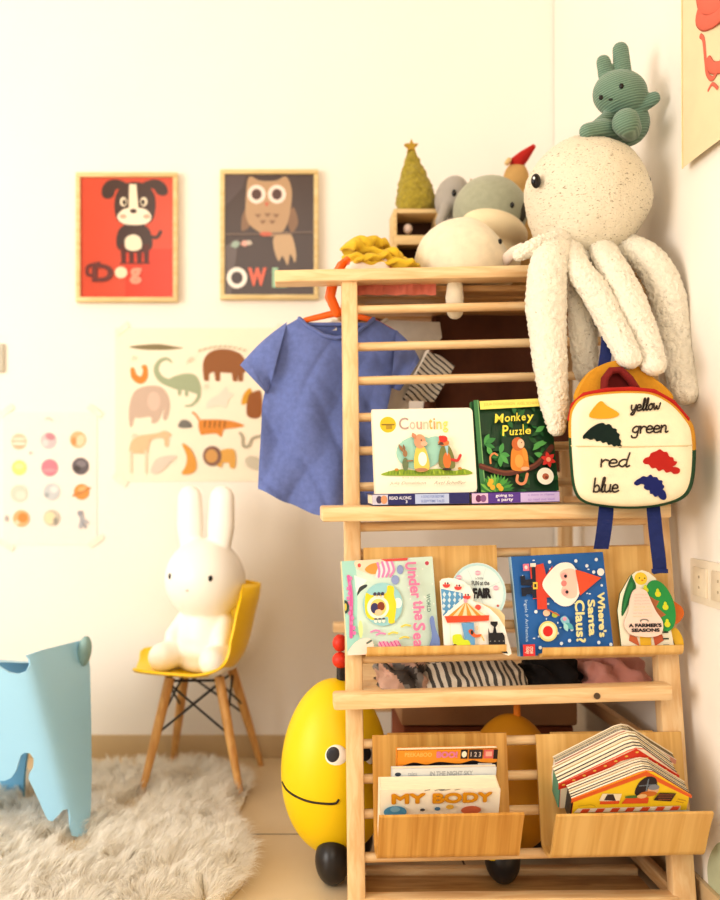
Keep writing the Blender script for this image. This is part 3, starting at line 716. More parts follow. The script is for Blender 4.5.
# ---- books in the lower left holder (they lean forward on its lip)
def leaning(off, y_ref, al):
    return F(440, y_ref, off), Vector((0, -math.cos(R(al)), -math.sin(R(al))))
A = Art((75, 280), (552, 285), (68, 545))
for i in range(4): A.stroke([(250+i*40, 288), (270+i*40, 284)], 4, '#b0a890')
A.ell(318, 285, 12, 5, '#8a8a80'); A.text('MY', 120, 300, 250, 338, '#dd9a1e', .0, heavy=4.5); A.text('BODY', 284, 300, 516, 338, '#dd9a1e', .0, heavy=4.5)
A.ell(130, 372, 46, 26, '#4f94bc'); A.ell(130, 360, 20, 12, '#7fb4d0'); A.ell(435, 372, 40, 18, '#cf6f4a'); A.ell(240, 365, 10, 6, '#4a4a4a'); A.ell(300, 362, 12, 8, '#4f7a9a'); A.ell(350, 355, 16, 10, '#e3b64a'); A.rect(80, 400, 540, 520, '#f0dcb8')
P0, NN = leaning(-.100, 790, 20)
book('thick cream board book lettered MY BODY in the lower left holder', 'book', on_plane(380, 850, P0, NN), on_plane(496, 848, P0, NN), on_plane(378.5, 790, P0, NN), .032, '#fbf3de', A, '#f3ead2', r=.003, edge='#efe4c6')
A = Art((120, 195), (520, 195), (120, 500))
A.rect(120, 195, 520, 500, '#dfe3e4'); A.ell(142, 218, 12, 8, '#3d4a5c'); A.text('IN THE NIGHT SKY', 265, 208, 430, 226, '#a6acb2', .02); A.text('tales', 180, 208, 215, 224, '#b6bac0', .0)
P1 = P0-NN*.035
book('thin pale grey book behind the cream MY BODY board book', 'book', on_plane(391, 840, P1, NN), on_plane(491.5, 838, P1, NN), on_plane(390, 769, P1, NN), .007, '#dfe3e4', A, '#c9cdd0', r=.002, name='picture_book')
A = Art((135, 122), (525, 115), (140, 462))
A.rect(130, 110, 530, 470, '#17131a'); A.blob([(136, 122), (524, 116), (526, 165), (470, 168), (430, 160), (380, 172), (300, 166), (250, 176), (200, 168), (138, 182)], '#ef9a2c')
A.text('PEEKABOO', 165, 130, 270, 146, '#f6c468', .02); A.text('BOO!', 290, 127, 368, 148, '#e88ab4', .0, heavy=2.2); A.rect(382, 118, 408, 152, '#17131a'); A.ell(395, 135, 10, 12, '#f4ecd8'); A.rect(414, 117, 466, 152, '#2a2228'); A.text('1 2 3', 420, 126, 460, 144, '#d8c8c0', .02); A.rect(470, 117, 508, 150, '#de6e6a'); A.rect(478, 124, 502, 142, '#f0b4a4'); A.rect(508, 116, 526, 152, '#2a1f22'); A.rect(450, 168, 505, 190, '#ded6cc')
A.ell(235, 190, 34, 14, '#9fc9c0'); A.ell(340, 192, 20, 14, '#e8e0dc'); A.ell(382, 190, 14, 14, '#b8b4be')
P1 = P0-NN*.046
book('orange and black board book with BOO! lettering, rearmost in its holder', 'book', on_plane(395.5, 836, P1, NN), on_plane(492, 834, P1, NN), on_plane(394, 750.5, P1, NN), .008, '#17131a', A, '#e08c2a', r=.003)
# ---- house shaped board books in the lower right holder
HN = Vector((0, -math.cos(R(27)), -math.sin(R(27)))); HP0 = F(632, 797, -.118)
def house(label, ex0, ey0, ax, ay, ex1, ey1, off, th, depth_px, face, edge, side, art):
    """eave-left, apex, eave-right pixels on the offset plane"""
    N = HN; P0 = HP0-N*off
    e0, ap, e1 = (on_plane(*p, P0, N) for p in ((ex0, ey0), (ax, ay), (ex1, ey1)))
    X = (e1-e0).normalized(); N = (N-X*N.dot(X)).normalized(); Yv = N.cross(X)
    o = e0; w = (e1-e0).length; h = (ap-e0).dot(Yv); a_ = (ap-e0).dot(X)
    i_ = .004
    pts = [(i_, -depth_px), (w-i_, -depth_px), (w-i_, -.002), (w, 0), (a_+.012, h-.003), (a_, h), (a_-.012, h-.004), (0, 0), (i_, -.004)]
    root = thing('house_shaped_book', label, 'book', o+X*w/2-Yv*depth_px, 'house shaped board books')
    A = Art((0, 0), (1, 0), (0, 1))
    A.TL = Vector((0, -h)); A.a = Vector((w, 0)); A.b = Vector((0, h+depth_px)); A.det = A.a.x*A.b.y
    c = MB().slab(pts, o, X, Yv, N, .002, face, edge); art(A, w, h, a_, depth_px)
    A.into(c, o-Yv*depth_px+N*.0001, X*w, Yv*(h+depth_px), N)
    c.out('front_cover', CARD, root, True, smooth=False)
    n = 5; t0 = .002; dt = (th-.004)/n
    pg = MB()
    for k in range(n):
        q = [(x+(.0012 if x < w/2 else -.0012), y-.0016 if y > -.01 else y) for x, y in pts]
        cc = '#f4ead2' if k % 2 == 0 else '#e6d8ba'
        pg.slab(q, o-N*(t0+k*dt), X, Yv, N, dt*.86, cc)
        pg.slab([(x+(.0008 if x < w/2 else -.0008), y-.0008 if y > -.01 else y) for x, y in pts], o-N*(t0+k*dt+dt*.80), X, Yv, N, dt*.24, '#2a262c' if k in (0, 1, 3) else '#b39c70')
    pg.out('pages', CARD, root, True, smooth=False)
    MB().slab(pts, o-N*(th-.002), X, Yv, N, .002, '#efe2ca', '#efe2ca').out('back_cover', CARD, root, True, smooth=False)
    MB().slab([(i_-.002, -depth_px), (i_+.001, -depth_px), (i_+.001, -.004), (i_-.002, -.004)], o-N*.002, X, Yv, N, th-.004, side).out('spine', CARD, root, True, smooth=False)
def y_art(A, w, h, a_, d):
    # orange roof line, arched window, two side windows, striped awning
    A.poly([(0, 0), (a_, -h), (w, 0), (w, .006), (a_, -h+.011), (0, .008)], '#e2682c')
    def P(x, y): return (x*w, y)
    A.blob([(w*.53, -.005), (w*.53, -.030), (w*.59, -.045), (w*.66, -.043), (w*.69, -.028), (w*.69, -.004)], '#29222c'); A.stroke([(w*.61, -.040), (w*.61, -.008)], .002, '#7a8a9a'); A.stroke([(w*.545, -.026), (w*.68, -.028)], .002, '#7a8a9a')
    A.ell(w*.665, -.016, .009, .011, '#e2b48c'); A.ell(w*.665, -.022, .009, .006, '#8a8f9c'); A.ell(w*.63, -.008, .014, .006, '#c9742c')
    A.poly([(w*.23, .004), (w*.25, -.012), (w*.41, -.010), (w*.40, .008)], '#efe4cc'); A.poly([(w*.27, .003), (w*.29, -.010), (w*.34, -.010), (w*.37, .005)], '#3a2c30'); A.rect(w*.24, .005, w*.40, .012, '#d95a2a')
    A.poly([(w*.42, .012), (w*.45, .000), (w*.64, .000), (w*.64, .013)], '#d9572a'); A.ell(w*.5, -.003, .012, .003, '#4f7a3a'); A.ell(w*.58, -.004, .008, .005, '#e6c08a')
    A.poly([(w*.68, .006), (w*.72, -.010), (w*.86, -.008), (w*.83, .010)], '#3a2420'); 
    for k in range(3): A.stroke([(w*.71+k*.001, -.006+k*.005), (w*.84-k*.002, -.005+k*.005)], .0012, '#a8603c')
    A.poly([(w*.03, .028), (w*.06, .019), (w*.92, .020), (w*.92, .029)], '#f4e8d2')
    for k in range(7): A.poly([(w*(.08+k*.125), .029), (w*(.10+k*.125), .020), (w*(.165+k*.125), .020), (w*(.145+k*.125), .029)], '#d9532c')
    A.rect(0, .029, w, d, '#cfd8cf'); A.stroke([(w*.06, .012), (w*.16, .010), (w*.2, .014)], .0012, '#b89a1c'); A.stroke([(w*.88, .003), (w*.95, .008)], .0015, '#b8861c'); A.stroke([(w*.87, .008), (w*.93, .012)], .0015, '#b8861c')
def r_art(A, w, h, a_, d):
    pts = [(0, .0), (a_, -h), (w, 0), (w, .010)]
    sc = []
    for k in range(9):
        t = k/8; sc.append((w*(1-t), .012 if k in (0, 8) else (.012-(h+.0)*(1-abs((w*(1-t)-a_)/(a_ if w*(1-t) < a_ else w-a_)))+(.006 if k % 2 else 0))))
    A.poly(pts+sc, '#d63a22')
    for k in range(12): 
        t = (k+.5)/12; x = w*t; A.ell(x, .006-(h)*(1-abs((x-a_)/(a_ if x < a_ else w-a_))), .0028, .002, '#ecc45a')
def p_art(A, w, h, a_, d):
    A.poly([(0, 0), (a_, -h), (w, 0), (w, .010), (a_, -h+.010), (0, .010)], '#e0a08a')
house('yellow house shaped board book, frontmost in the lower right holder', 571.5, 799.5, 646.5, 771, 692, 795.5, 0, .030, .050, '#f2cf2a', '#e2682c', '#1d1a1c', y_art)
house('red scallop roofed house shaped book in the middle of the holder', 558.5, 784.5, 636.5, 748.5, 679.5, 775.5, .032, .040, .056, '#f1e6cc', '#d63a22', '#4f9a84', r_art)
house('house shaped board book with pale pink roof, rearmost of the three', 555, 763.5, 624, 730.5, 676.5, 760, .074, .016, .062, '#f0dcc8', '#efe0cc', '#f3ebe0', p_art)
# ================================================================ ON TOP OF THE SHELF
def nz(p, s, seed=0): return noise.noise(Vector(p)*s+Vector((seed*7.3, seed*3.1, seed*5.7)))
plush_white = mat('cream plush', '#f0e3c8', .95, var=.05, vscale=60, bump=.5, bscale=500, sheen=.3)
black_bead = mat('black plastic bead', '#120e0e', .15, var=.02)
def flecked(name, base, fleck, thr=.64, sc=(60, 160, 60)):
    m = bpy.data.materials.new(name); nt, b = nodes(m)
    tc = nt.nodes.new('ShaderNodeTexCoord'); mp = nt.nodes.new('ShaderNodeMapping'); mp.inputs['Scale'].default_value = sc
    nt.links.new(tc.outputs['Object'], mp.inputs['Vector'])
    n = nt.nodes.new('ShaderNodeTexNoise'); n.inputs['Scale'].default_value = 1.0; n.inputs['Detail'].default_value = 2
    nt.links.new(mp.outputs[0], n.inputs['Vector'])
    r = nt.nodes.new('ShaderNodeValToRGB'); r.color_ramp.elements[0].position = thr; r.color_ramp.elements[1].position = thr+.09
    r.color_ramp.elements[0].color = lin(base); r.color_ramp.elements[1].color = lin(fleck)
    nt.links.new(n.outputs['Fac'], r.inputs['Fac']); nt.links.new(r.outputs['Color'], b.inputs['Base Color'])
    b.inputs['Roughness'].default_value = .95; b.inputs['Sheen Weight'].default_value = .2; b.inputs['Specular IOR Level'].default_value = .1
    n2 = nt.nodes.new('ShaderNodeTexNoise'); n2.inputs['Scale'].default_value = 260; nt.links.new(tc.outputs['Object'], n2.inputs['Vector'])
    bp = nt.nodes.new('ShaderNodeBump'); bp.inputs['Strength'].default_value = .7; bp.inputs['Distance'].default_value = .004
    nt.links.new(n2.outputs['Fac'], bp.inputs['Height']); nt.links.new(bp.outputs[0], b.inputs['Normal'])
    return m
head_m = flecked('flecked cream knit', '#e6dcc6', '#a3957b', .61, (160, 160, 420))
arm_m = flecked('nubby cream fleece', '#f0e8d6', '#c4b8a0', .66, (170, 170, 170))
YO = 1.625
octo = thing('plush_octopus', 'large cream plush octopus draped over the top right corner of the shelf', 'plush toy', U(582, 262, YO))
def bumpy(amp, sc=330):
    return lambda p: amp*(nz(p, sc, 1)+.6*nz(p, sc*.45, 2))
# head: a tall rounded bag, widest above the middle
def headfn(p):
    w = 1.0-.10*max(0, -p.z)-.06*max(0, p.z-.5)
    return Vector((p.x*w, p.y*w, p.z if p.z > 0 else p.z*1.12))
hc = U(586.5, 199, YO+.005)
mb = MB().ell(hc, (.117, .106, .116), M=Matrix.Rotation(R(8), 3, 'Y'), seg=110, rings=80, fn=headfn)
for i, p in enumerate(mb.v):
    d = (p-hc).normalized(); mb.v[i] = p+d*(.0022*nz(p, 260, 1)+.006*nz(p, 14, 3))
mb.out('head', head_m, octo, angle=180)
e = MB().ell(U(536, 181, YO-.052), (.011, .0075, .0135), M=Matrix.Rotation(R(38), 3, 'Z')).out('eye', black_bead, octo)
MB().ell(U(534, 178, YO-.0605), (.0022, .0012, .0028)).out('eye_glint', mat('white glint', '#ffffff', .2), e)
MB().ell(U(647.5, 182, YO-.03), (.006, .008, .0125), M=Matrix.Rotation(R(-35), 3, 'Z')).out('eye', black_bead, octo)
def tent(path, rads, flat=.8):
    P = catmull([U(*p) for p in path], False, 26); n = len(P)
    rr = [interp([(i/(len(rads)-1), r) for i, r in enumerate(rads)], k/(n-1)) for k in range(n)]
    # resample finely so the nap can bump the outline
    mb = MB().tube(P, rr, 64, flat=flat, flatdir=(0, 1, 0), jit=bumpy(.0034, 400))
    return mb.out('tentacle', arm_m, octo, angle=180)
yb = YO
tent([(562, 246, 1.60), (550, 262, 1.545), (546, 300, 1.53), (549, 350, 1.51), (554, 400, 1.492), (556.5, 428, 1.475)], [.029, .034, .036, .031, .025, .015])
tent([(570, 246, 1.60), (578, 268, 1.535), (597, 295, 1.51), (615, 330, 1.49), (629, 358, 1.445)], [.024, .023, .025, .024, .021])
tent([(600, 246, 1.60), (612, 268, 1.53), (628, 297, 1.505), (644, 335, 1.485), (653, 364, 1.445)], [.026, .027, .027, .025, .022])
tent([(626, 246, 1.60), (650, 262, 1.555), (667, 295, 1.535), (676, 345, 1.53), (685, 392, 1.50)], [.026, .030, .031, .029, .024])
tent([(580, 245, 1.62), (581, 285, 1.572), (583, 330, 1.56), (586, 372, 1.55)], [.026, .025, .025, .021])
tent([(574, 237, 1.60), (552, 241, 1.565), (534, 247, 1.555), (519, 255, 1.56)], [.019, .0165, .0155, .012])
# ---------------------------------------------------------------- green plush rabbit on the octopus
green_m = None
def corduroy():
    m = bpy.data.materials.new('sage green corduroy'); nt, b = nodes(m)
    tc = nt.nodes.new('ShaderNodeTexCoord')
    w = nt.nodes.new('ShaderNodeTexWave'); w.bands_direction = 'Z'; w.inputs['Scale'].default_value = 75; w.inputs['Distortion'].default_value = .6
    mp = nt.nodes.new('ShaderNodeMapping'); mp.inputs['Rotation'].default_value = (0, R(14), 0)
    nt.links.new(tc.outputs['Object'], mp.inputs['Vector']); nt.links.new(mp.outputs[0], w.inputs['Vector'])
    r = nt.nodes.new('ShaderNodeValToRGB'); r.color_ramp.elements[0].color = lin('#5c7b69'); r.color_ramp.elements[1].color = lin('#839f8c')
    nt.links.new(w.outputs['Fac'], r.inputs['Fac']); nt.links.new(r.outputs['Color'], b.inputs['Base Color'])
    bp = nt.nodes.new('ShaderNodeBump'); bp.inputs['Strength'].default_value = .5; bp.inputs['Distance'].default_value = .002
    nt.links.new(w.outputs['Fac'], bp.inputs['Height']); nt.links.new(bp.outputs[0], b.inputs['Normal'])
    b.inputs['Roughness'].default_value = .9; b.inputs['Sheen Weight'].default_value = .3
    return m
green_m = corduroy(); YR = 1.625; k = YR/FPX
bun = thing('plush_rabbit', 'small sage green ribbed plush rabbit sitting on the octopus head', 'plush toy', U(622, 146, YR))
mb = MB()
mb.ell(U(620, 94, YR-.01), (26.5*k, 23*k, 22*k), M=Matrix.Rotation(R(14), 3, 'Y'), seg=40, rings=28)
mb.tube([U(607, 78, YR), U(603.5, 62, YR)], [8.5*k, 7.3*k], 20, flat=.62)
mb.tube([U(623, 74, YR), U(620.5, 50, YR)], [9*k, 8.2*k], 20, flat=.6)
mb.ell(U(627, 124, YR+.012), (22*k, 20*k, 22*k), seg=36, rings=24)
mb.tube([U(636, 108, YR-.012), U(653.5, 98.5, YR-.03)], [8.5*k, 6.5*k], 18)
mb.tube([U(608, 116, YR-.01), U(596, 125, YR-.03)], [6*k, 5*k], 16)
mb.tube([U(620, 132, YR-.01), U(603, 128, YR-.035), U(587, 131, YR-.045)], [9*k, 8.5*k, 7.5*k], 18)
fuse(mb, .0022, 5).out('body', green_m, bun, angle=180)
MB().tube([U(630, 130, YR-.01), U(625.5, 122, YR-.062)], [11*k, 12.5*k], 26).out('foot', green_m, bun, angle=180)
MB().ell(U(601, 97.5, YR-.039), (.0042, .003, .0048)).out('eye', black_bead, bun)
MB().ell(U(621.5, 86, YR-.0515), (.0042, .003, .0052)).out('eye', black_bead, bun)
MB().ell(U(610.5, 99.5, YR-.0515), (.0042, .003, .0022)).out('nose', mat('dark thread', '#2a3430', .8), bun)
# ---------------------------------------------------------------- other soft toys
def toy(label, name, px, py, Y, rx, ry, rz, m, rot=0, fn=None, base=None):
    r = thing(name, label, 'plush toy', Vector((U(px, py, Y).x, Y, TOPZ)))
    return r
# white whale plush at the front
YW = 1.755; k = YW/FPX
wh = thing('plush_whale', 'round cream plush whale lying at the front of the shelf top', 'plush toy', Vector((U(461, 260, YW).x, YW, TOPZ)), 'plush whales on the shelf top')
def whf(p):
    q = Vector(p)
    if q.z < -.45: q.z = -.45-(abs(q.z)-.45)*.25
    q.z *= 1-.18*max(0, q.x)**2
    return q
mb = MB().ell(U(461, 264, YW), (46.5*k, .085, 45*k), seg=64, rings=44, fn=whf)
for i, p in enumerate(mb.v): mb.v[i] = p+Vector((0, 0, 1))*.0035*nz(p, 22, 4)+Vector((1, 0, 0))*.0015*nz(p, 120, 4)
zmin = min(p.z for p in mb.v)
mb.v = [p+Vector((0, 0, max(0, TOPZ+.001-zmin))) if 0 else Vector((p.x, p.y, max(p.z, TOPZ+.001))) for p in mb.v]
mb.out('body', plush_white, wh, angle=180)
MB().ell(U(500, 241.5, YW-.053), (.0042, .004, .0058)).out('eye', black_bead, wh)
MB().tube([U(503, 262, YW-.045), U(514, 252, YW-.075), U(521, 247, YW-.085)], [.012, .011, .008], 18, flat=.6).out('flipper', mat('pale pinkish plush', '#efdfd0', .95, var=.04, bump=.3, sheen=.3), wh, angle=180)
MB().tube([U(455, 280, 1.665), U(454.5, 298, 1.672), U(455, 311, 1.672)], [.014, .018, .0165], 20, flat=.7).out('flipper', plush_white, wh, angle=180)
# grey green whale plush with cream jaw, behind it
YD = 1.895; k = YD/FPX
dr = thing('plush_whale', 'grey green plush whale with a cream jaw behind the cream one', 'plush toy', Vector((U(490, 250, YD).x, YD, TOPZ)), 'plush whales on the shelf top')
Mr = Matrix.Rotation(R(20), 3, 'Y')
gm = mat('grey green plush', '#a9aa92', .95, var=.06, vscale=80, bump=.5, bscale=500, sheen=.3)
cap = MB().ell(U(490, 212, YD), (37*k, .075, 35*k), M=Mr, seg=48, rings=32)
cap.v = [p for p in cap.v]; cap.out('back', gm, dr, angle=180)
jaw = MB().ell(U(493, 230, YD-.014), (35*k, .075, 18*k), M=Mr, seg=48, rings=32)
jaw.ell(U(486, 262, YD), (34*k, .07, 34*k), seg=40, rings=24)
jaw.v = [Vector((p.x, p.y, max(p.z, TOPZ+.001))) for p in jaw.v]
fuse(jaw, .004, 6).out('belly', mat('cream jaw plush', '#efdcb6', .95, var=.04, bump=.4, bscale=500, sheen=.3), dr, angle=180)
MB().ell(U(512, 205, YD-.069), (.0045, .006, .0065)).out('eye', black_bead, dr)
MB().tube([U(519, 221, YD-.045), U(524, 211, YD-.052), U(527, 204, YD-.05)], [.008, .010, .008], 16, flat=.5).out('fin', mat('dark olive felt', '#3f3a2e', .95), dr, angle=180)
# grey plush with large eye
YG = 1.985; k = YG/FPX
gr = thing('plush_elephant', 'small plain grey plush elephant beside the plush tree', 'plush toy', Vector((U(452, 210, YG).x, YG, TOPZ)))
mb = MB().ell(U(452, 198, YG), (17*k, .045, 22*k), M=Matrix.Rotation(R(15), 3, 'Y'), seg=32, rings=24)
mb.ell(U(458, 262, YG), (24*k, .05, 48*k), seg=32, rings=24); mb.tube([U(446, 208, YG-.03), U(440, 222, YG-.045), U(443, 234, YG-.04)], [.014, .012, .009], 14)
mb.v = [Vector((p.x, p.y, max(p.z, TOPZ+.001))) for p in mb.v]
fuse(mb, .004, 6).out('body', mat('grey plush', '#a9a299', .95, var=.05, bump=.4, bscale=500, sheen=.3), gr, angle=180)
MB().ell(U(454, 193, YG-.044), (.005, .004, .008)).out('eye', black_bead, gr)
MB().ell(U(461, 203, YG-.03), (.016, .006, .022), M=Matrix.Rotation(R(-20), 3, 'Y')).out('ear', mat('dark grey plush', '#7d766f', .95), gr, angle=180)
# horned olive toy behind
YH = 2.035; k = YH/FPX
hn = thing('plush_owl', 'olive brown plush owl with pointed ears peeking out behind the whales', 'plush toy', Vector((U(484, 210, YH).x, YH, TOPZ)))
mb = MB().ell(U(484, 250, YH), (22*k, .035, 68*k), seg=32, rings=24)
mb.tube([U(474, 190, YH), U(470.5, 178, YH)], [.011, .002], 12); mb.tube([U(490, 188, YH), U(495, 178, YH)], [.011, .002], 12)
mb.v = [Vector((p.x, p.y, max(p.z, TOPZ+.001))) for p in mb.v]
fuse(mb, .004, 3).out('body', mat('olive brown plush', '#a3895a', .95, var=.1, bump=.4, bscale=300), hn, angle=180)
for x in (480, 489): MB().ell(U(x, 205, YH-.034), (.006, .003, .006)).out('eye', black_bead, hn)
# tan doll with a red pointed hat behind the octopus
YT = 2.0; k = YT/FPX
dl = thing('soft_doll', 'tan soft doll in a red pointed hat half hidden behind the octopus', 'doll', Vector((U(518, 220, YT).x, YT, TOPZ)))
mb = MB().ell(U(516, 182, YT), (13*k, .03, 20*k), seg=28, rings=20); mb.ell(U(520, 240, YT), (22*k, .04, 60*k), seg=28, rings=20)
mb.v = [Vector((p.x, p.y, max(p.z, TOPZ+.001))) for p in mb.v]
fuse(mb, .004, 3).out('body', mat('tan felt', '#c79f63', .95, var=.08), dl, angle=180)
MB().tube([U(517, 163, YT-.006), U(524, 156, YT-.01), U(533, 147, YT-.02)], [.017, .014, .006], 20).out('hat', mat('red felt', '#b3261c', .95, var=.06), dl)
MB().tube([U(509, 160, YT-.018), U(507, 163, YT-.022)], [.006, .006], 10).out('bobble', mat('pale felt', '#e2c08a', .95), dl)
# ---------------------------------------------------------------- small wooden box with the plush tree
YB = 2.00; zt = U(415, 209, YB).z; xb0, xb1 = U(393.5, 0, YB).x, U(440, 0, YB).x
cr = thing('wooden_box', 'small pale wooden box with open compartments under the plush tree', 'box', ((xb0+xb1)/2, YB+.04, TOPZ))
crm = wood('pale box wood', '#e3c692', '#d2b078', 'X', .6, 12, 8)
for x in (xb0+.004, xb1-.004): MB().box((x, YB+.04, (TOPZ+zt)/2), (.008, .085, zt-TOPZ), .001).out('side_panel', crm, cr)
for z in (zt-.005, U(0, 233, YB).z-.012, TOPZ+.13, TOPZ+.005):
    MB().box(((xb0+xb1)/2, YB+.04, z), (xb1-xb0-.016, .085, .010 if z < zt-.02 else .01), .001).out('shelf_panel', crm, cr)
MB().box(((xb0+xb1)/2, YB+.079, (TOPZ+zt)/2), (xb1-xb0-.016, .006, zt-TOPZ-.001), .0).out('back_panel', mat('dark box back', '#4a2c1a', .8), cr)  # back panel darker than the pale box wood
MB().box(((xb0+xb1)/2, YB+.001, U(0, 240, YB).z), (xb1-xb0, .008, .022), .001).out('front_panel', crm, cr)
bb = MB().ell((U(409, 225, YB).x, YB+.02, U(0, 231.5, YB).z+.012), (.011, .011, .012))
tag(bb.out('trinket', mat('pale shell', '#d9c3b4', .5), None, loc=(U(409, 225, YB).x, YB+.02, U(0, 233, YB).z)), 'tiny pale round trinket inside the wooden box opening', 'trinket')
tr = thing('plush_tree', 'olive yellow plush tree with a star on top standing on the wooden box', 'plush toy', (U(416, 0, YB+.03).x, YB+.035, zt))
YP = YB+.035; k = YP/FPX
prof = [(0, 25), (.08, 29), (.2, 29.5), (.4, 25.5), (.6, 19), (.8, 12), (.93, 7), (1, 2.5)]
P = [Vector((U(417-6*(i/30), 0, YP).x, YP, zt+.001+i/30*(U(0, 150, YP).z-zt))) for i in range(31)]
mb = MB().tube(P, [interp(prof, i/30)*.66*k for i in range(31)], 48, flat=.8, flatdir=(0, 1, 0), jit=lambda p: .005*nz(p, 130, 1)+.004*nz(p, 260, 2), cap='flat')
mb.v = [Vector((p.x, p.y, max(p.z, zt+.0005))) for p in mb.v]
mb.out('tree', mat('olive yellow fleece', '#a89636', .98, var=.22, vscale=120, bump=.9, bscale=300, sheen=.2), tr, angle=180)
sc = U(411, 147, YP); q = []
for i in range(10):
    a_ = PI/2+i*PI/5; r_ = (.017 if i % 2 == 0 else .0075); q.append((r_*math.cos(a_), r_*math.sin(a_)))
MB().slab(q, sc+Vector((0, -.008, 0)), Vector((1, 0, 0)), Vector((0, 0, 1)), Vector((0, -1, 0)), .014).out('star', mat('gold felt', '#b08e34', .95, var=.1), tr, smooth=False)
# ---------------------------------------------------------------- cloths on top
def cloth_lump(name, label, cx, cy, cz, rx, ry, rz, m, seed, folds=3, amp=.012, cols=None, seg=90, rings=50, rot=0, freq=9, group=None, cat='cloth', fd=(1, .6, .5)):
    mb = MB(); c = Vector((cx, cy, cz))
    mb.ell(c, (1, 1, 1), seg=seg, rings=rings)
    cc = []
    Mz = Matrix.Rotation(R(rot), 3, 'Z')
    for i, p in enumerate(mb.v):
        d = p-c
        sgn = lambda x, e: math.copysign(abs(x)**e, x)
        q = Vector((sgn(d.x, .72)*rx, sgn(d.y, .72)*ry, max(d.z, 0)**.8*rz if d.z > 0 else 0))
        w = max(0, d.z)
        fl = math.sin((d.x*fd[0]+d.y*fd[1])*freq+d.z*fd[2]*freq+3*nz(d, 1.6, seed))
        q += Vector((d.x, d.y, d.z*.8))*amp*fl*(.35+.65*w)+Vector((nz(d, 3, seed), nz(d, 3, seed+1), 0))*amp*.9
        q.z += amp*1.2*nz(d, 2.4, seed+5)*w; q.z = max(q.z, 0)
        mb.v[i] = c+Mz @ q
    if cols is not None:
        fc = []
        for f in mb.f:
            p = sum((mb.v[j] for j in f), Vector())/len(f); fc.append(cols(p-c))
        mb.c = fc
    o = mb.out(name, m, None, cols is not None, True, 60, loc=(cx, cy, cz))
    return tag(o, label, cat, group)
def YX(px, Y): return (px-CX)*Y/FPX
yellow_cloth = mat('mustard yellow cotton', '#d9b62e', .9, var=.08, vscale=14, bump=.15, bscale=400, sheen=.1)
cloth_lump('folded_cloth', 'white cotton cloth with pink print under the mustard cloth', YX(372, 1.73), 1.74, TOPZ+.001, .060, .052, .072, printed('printed cotton', .9, var=.05), 4, amp=.004,
           cols=lambda p: lin('#c9604f') if noise.noise(p*70) > .25 else lin('#ead8c8'))
# folded mustard garment: a sheet laid over itself in soft loose folds
mb = MB()
for lay, (x0, x1, z0, dep, sd) in enumerate(((346, 419, .050, .052, 1), (343, 413, .068, .047, 4), (343, 404, .086, .040, 7), (348, 390, .101, .032, 11))):
    n = 40; pts = []; rr = []
    for i in range(n):
        t = i/(n-1); e = min(1, 4.5*t+.35, 4.5*(1-t)+.30)
        pts.append(Vector((YX(x0+(x1-x0)*t, 1.735), 1.735+.004*math.sin(5*t+sd), TOPZ+z0+.006*math.sin(4.2*t+sd)-.016*t*(lay > 0)))); rr.append(.0125*e*(1+.16*math.sin(8*t+sd)))
    kk = len(mb.v)
    mb.tube(pts, rr, 36, flat=dep/.0135, flatdir=(0, 1, 0))
    for q in range(kk, len(mb.v)):
        p = mb.v[q]; mb.v[q] = p+Vector((.004*nz(p, 25, sd), .006*nz(p, 22, sd+1), .0075*nz(p, 30, sd+2)+.003*math.sin(p.x*210+p.y*160+sd)))
mb.v = [Vector((p.x, p.y, max(p.z, TOPZ+.003))) for p in mb.v]
tag(mb.out('folded_cloth', yellow_cloth, None, angle=180, loc=(YX(378, 1.73), 1.735, TOPZ)), 'crumpled mustard yellow cloth on the left end of the shelf top', 'cloth')
# salmon cloth hanging just under the top rail
mb = MB(); nx, nzv = 40, 12
Ys = 1.668
for s_ in (0, 1):
    kk = len(mb.v); v = []; f = []
    for j in range(nzv+1):
        for i in range(nx+1):
            px = 354+(436-354)*i/nx; py = 278+(295+.5*math.sin(i*.7)-278)*j/nzv
            v.append(U(px, py, Ys+s_*.004+.004*math.sin(i*.35+j*.25)+.001*math.sin(i*1.7)))
    for j in range(nzv):
        for i in range(nx): a_ = j*(nx+1)+i; f.append((a_, a_+1, a_+nx+2, a_+nx+1))
    mb.add(v, f)
tag(mb.out('folded_cloth', mat('salmon cotton', '#c9705a', .9, var=.12, vscale=30, bump=.2), None, angle=180, loc=U(395, 296, Ys)), 'salmon pink cloth edge hanging below the top rail', 'cloth')
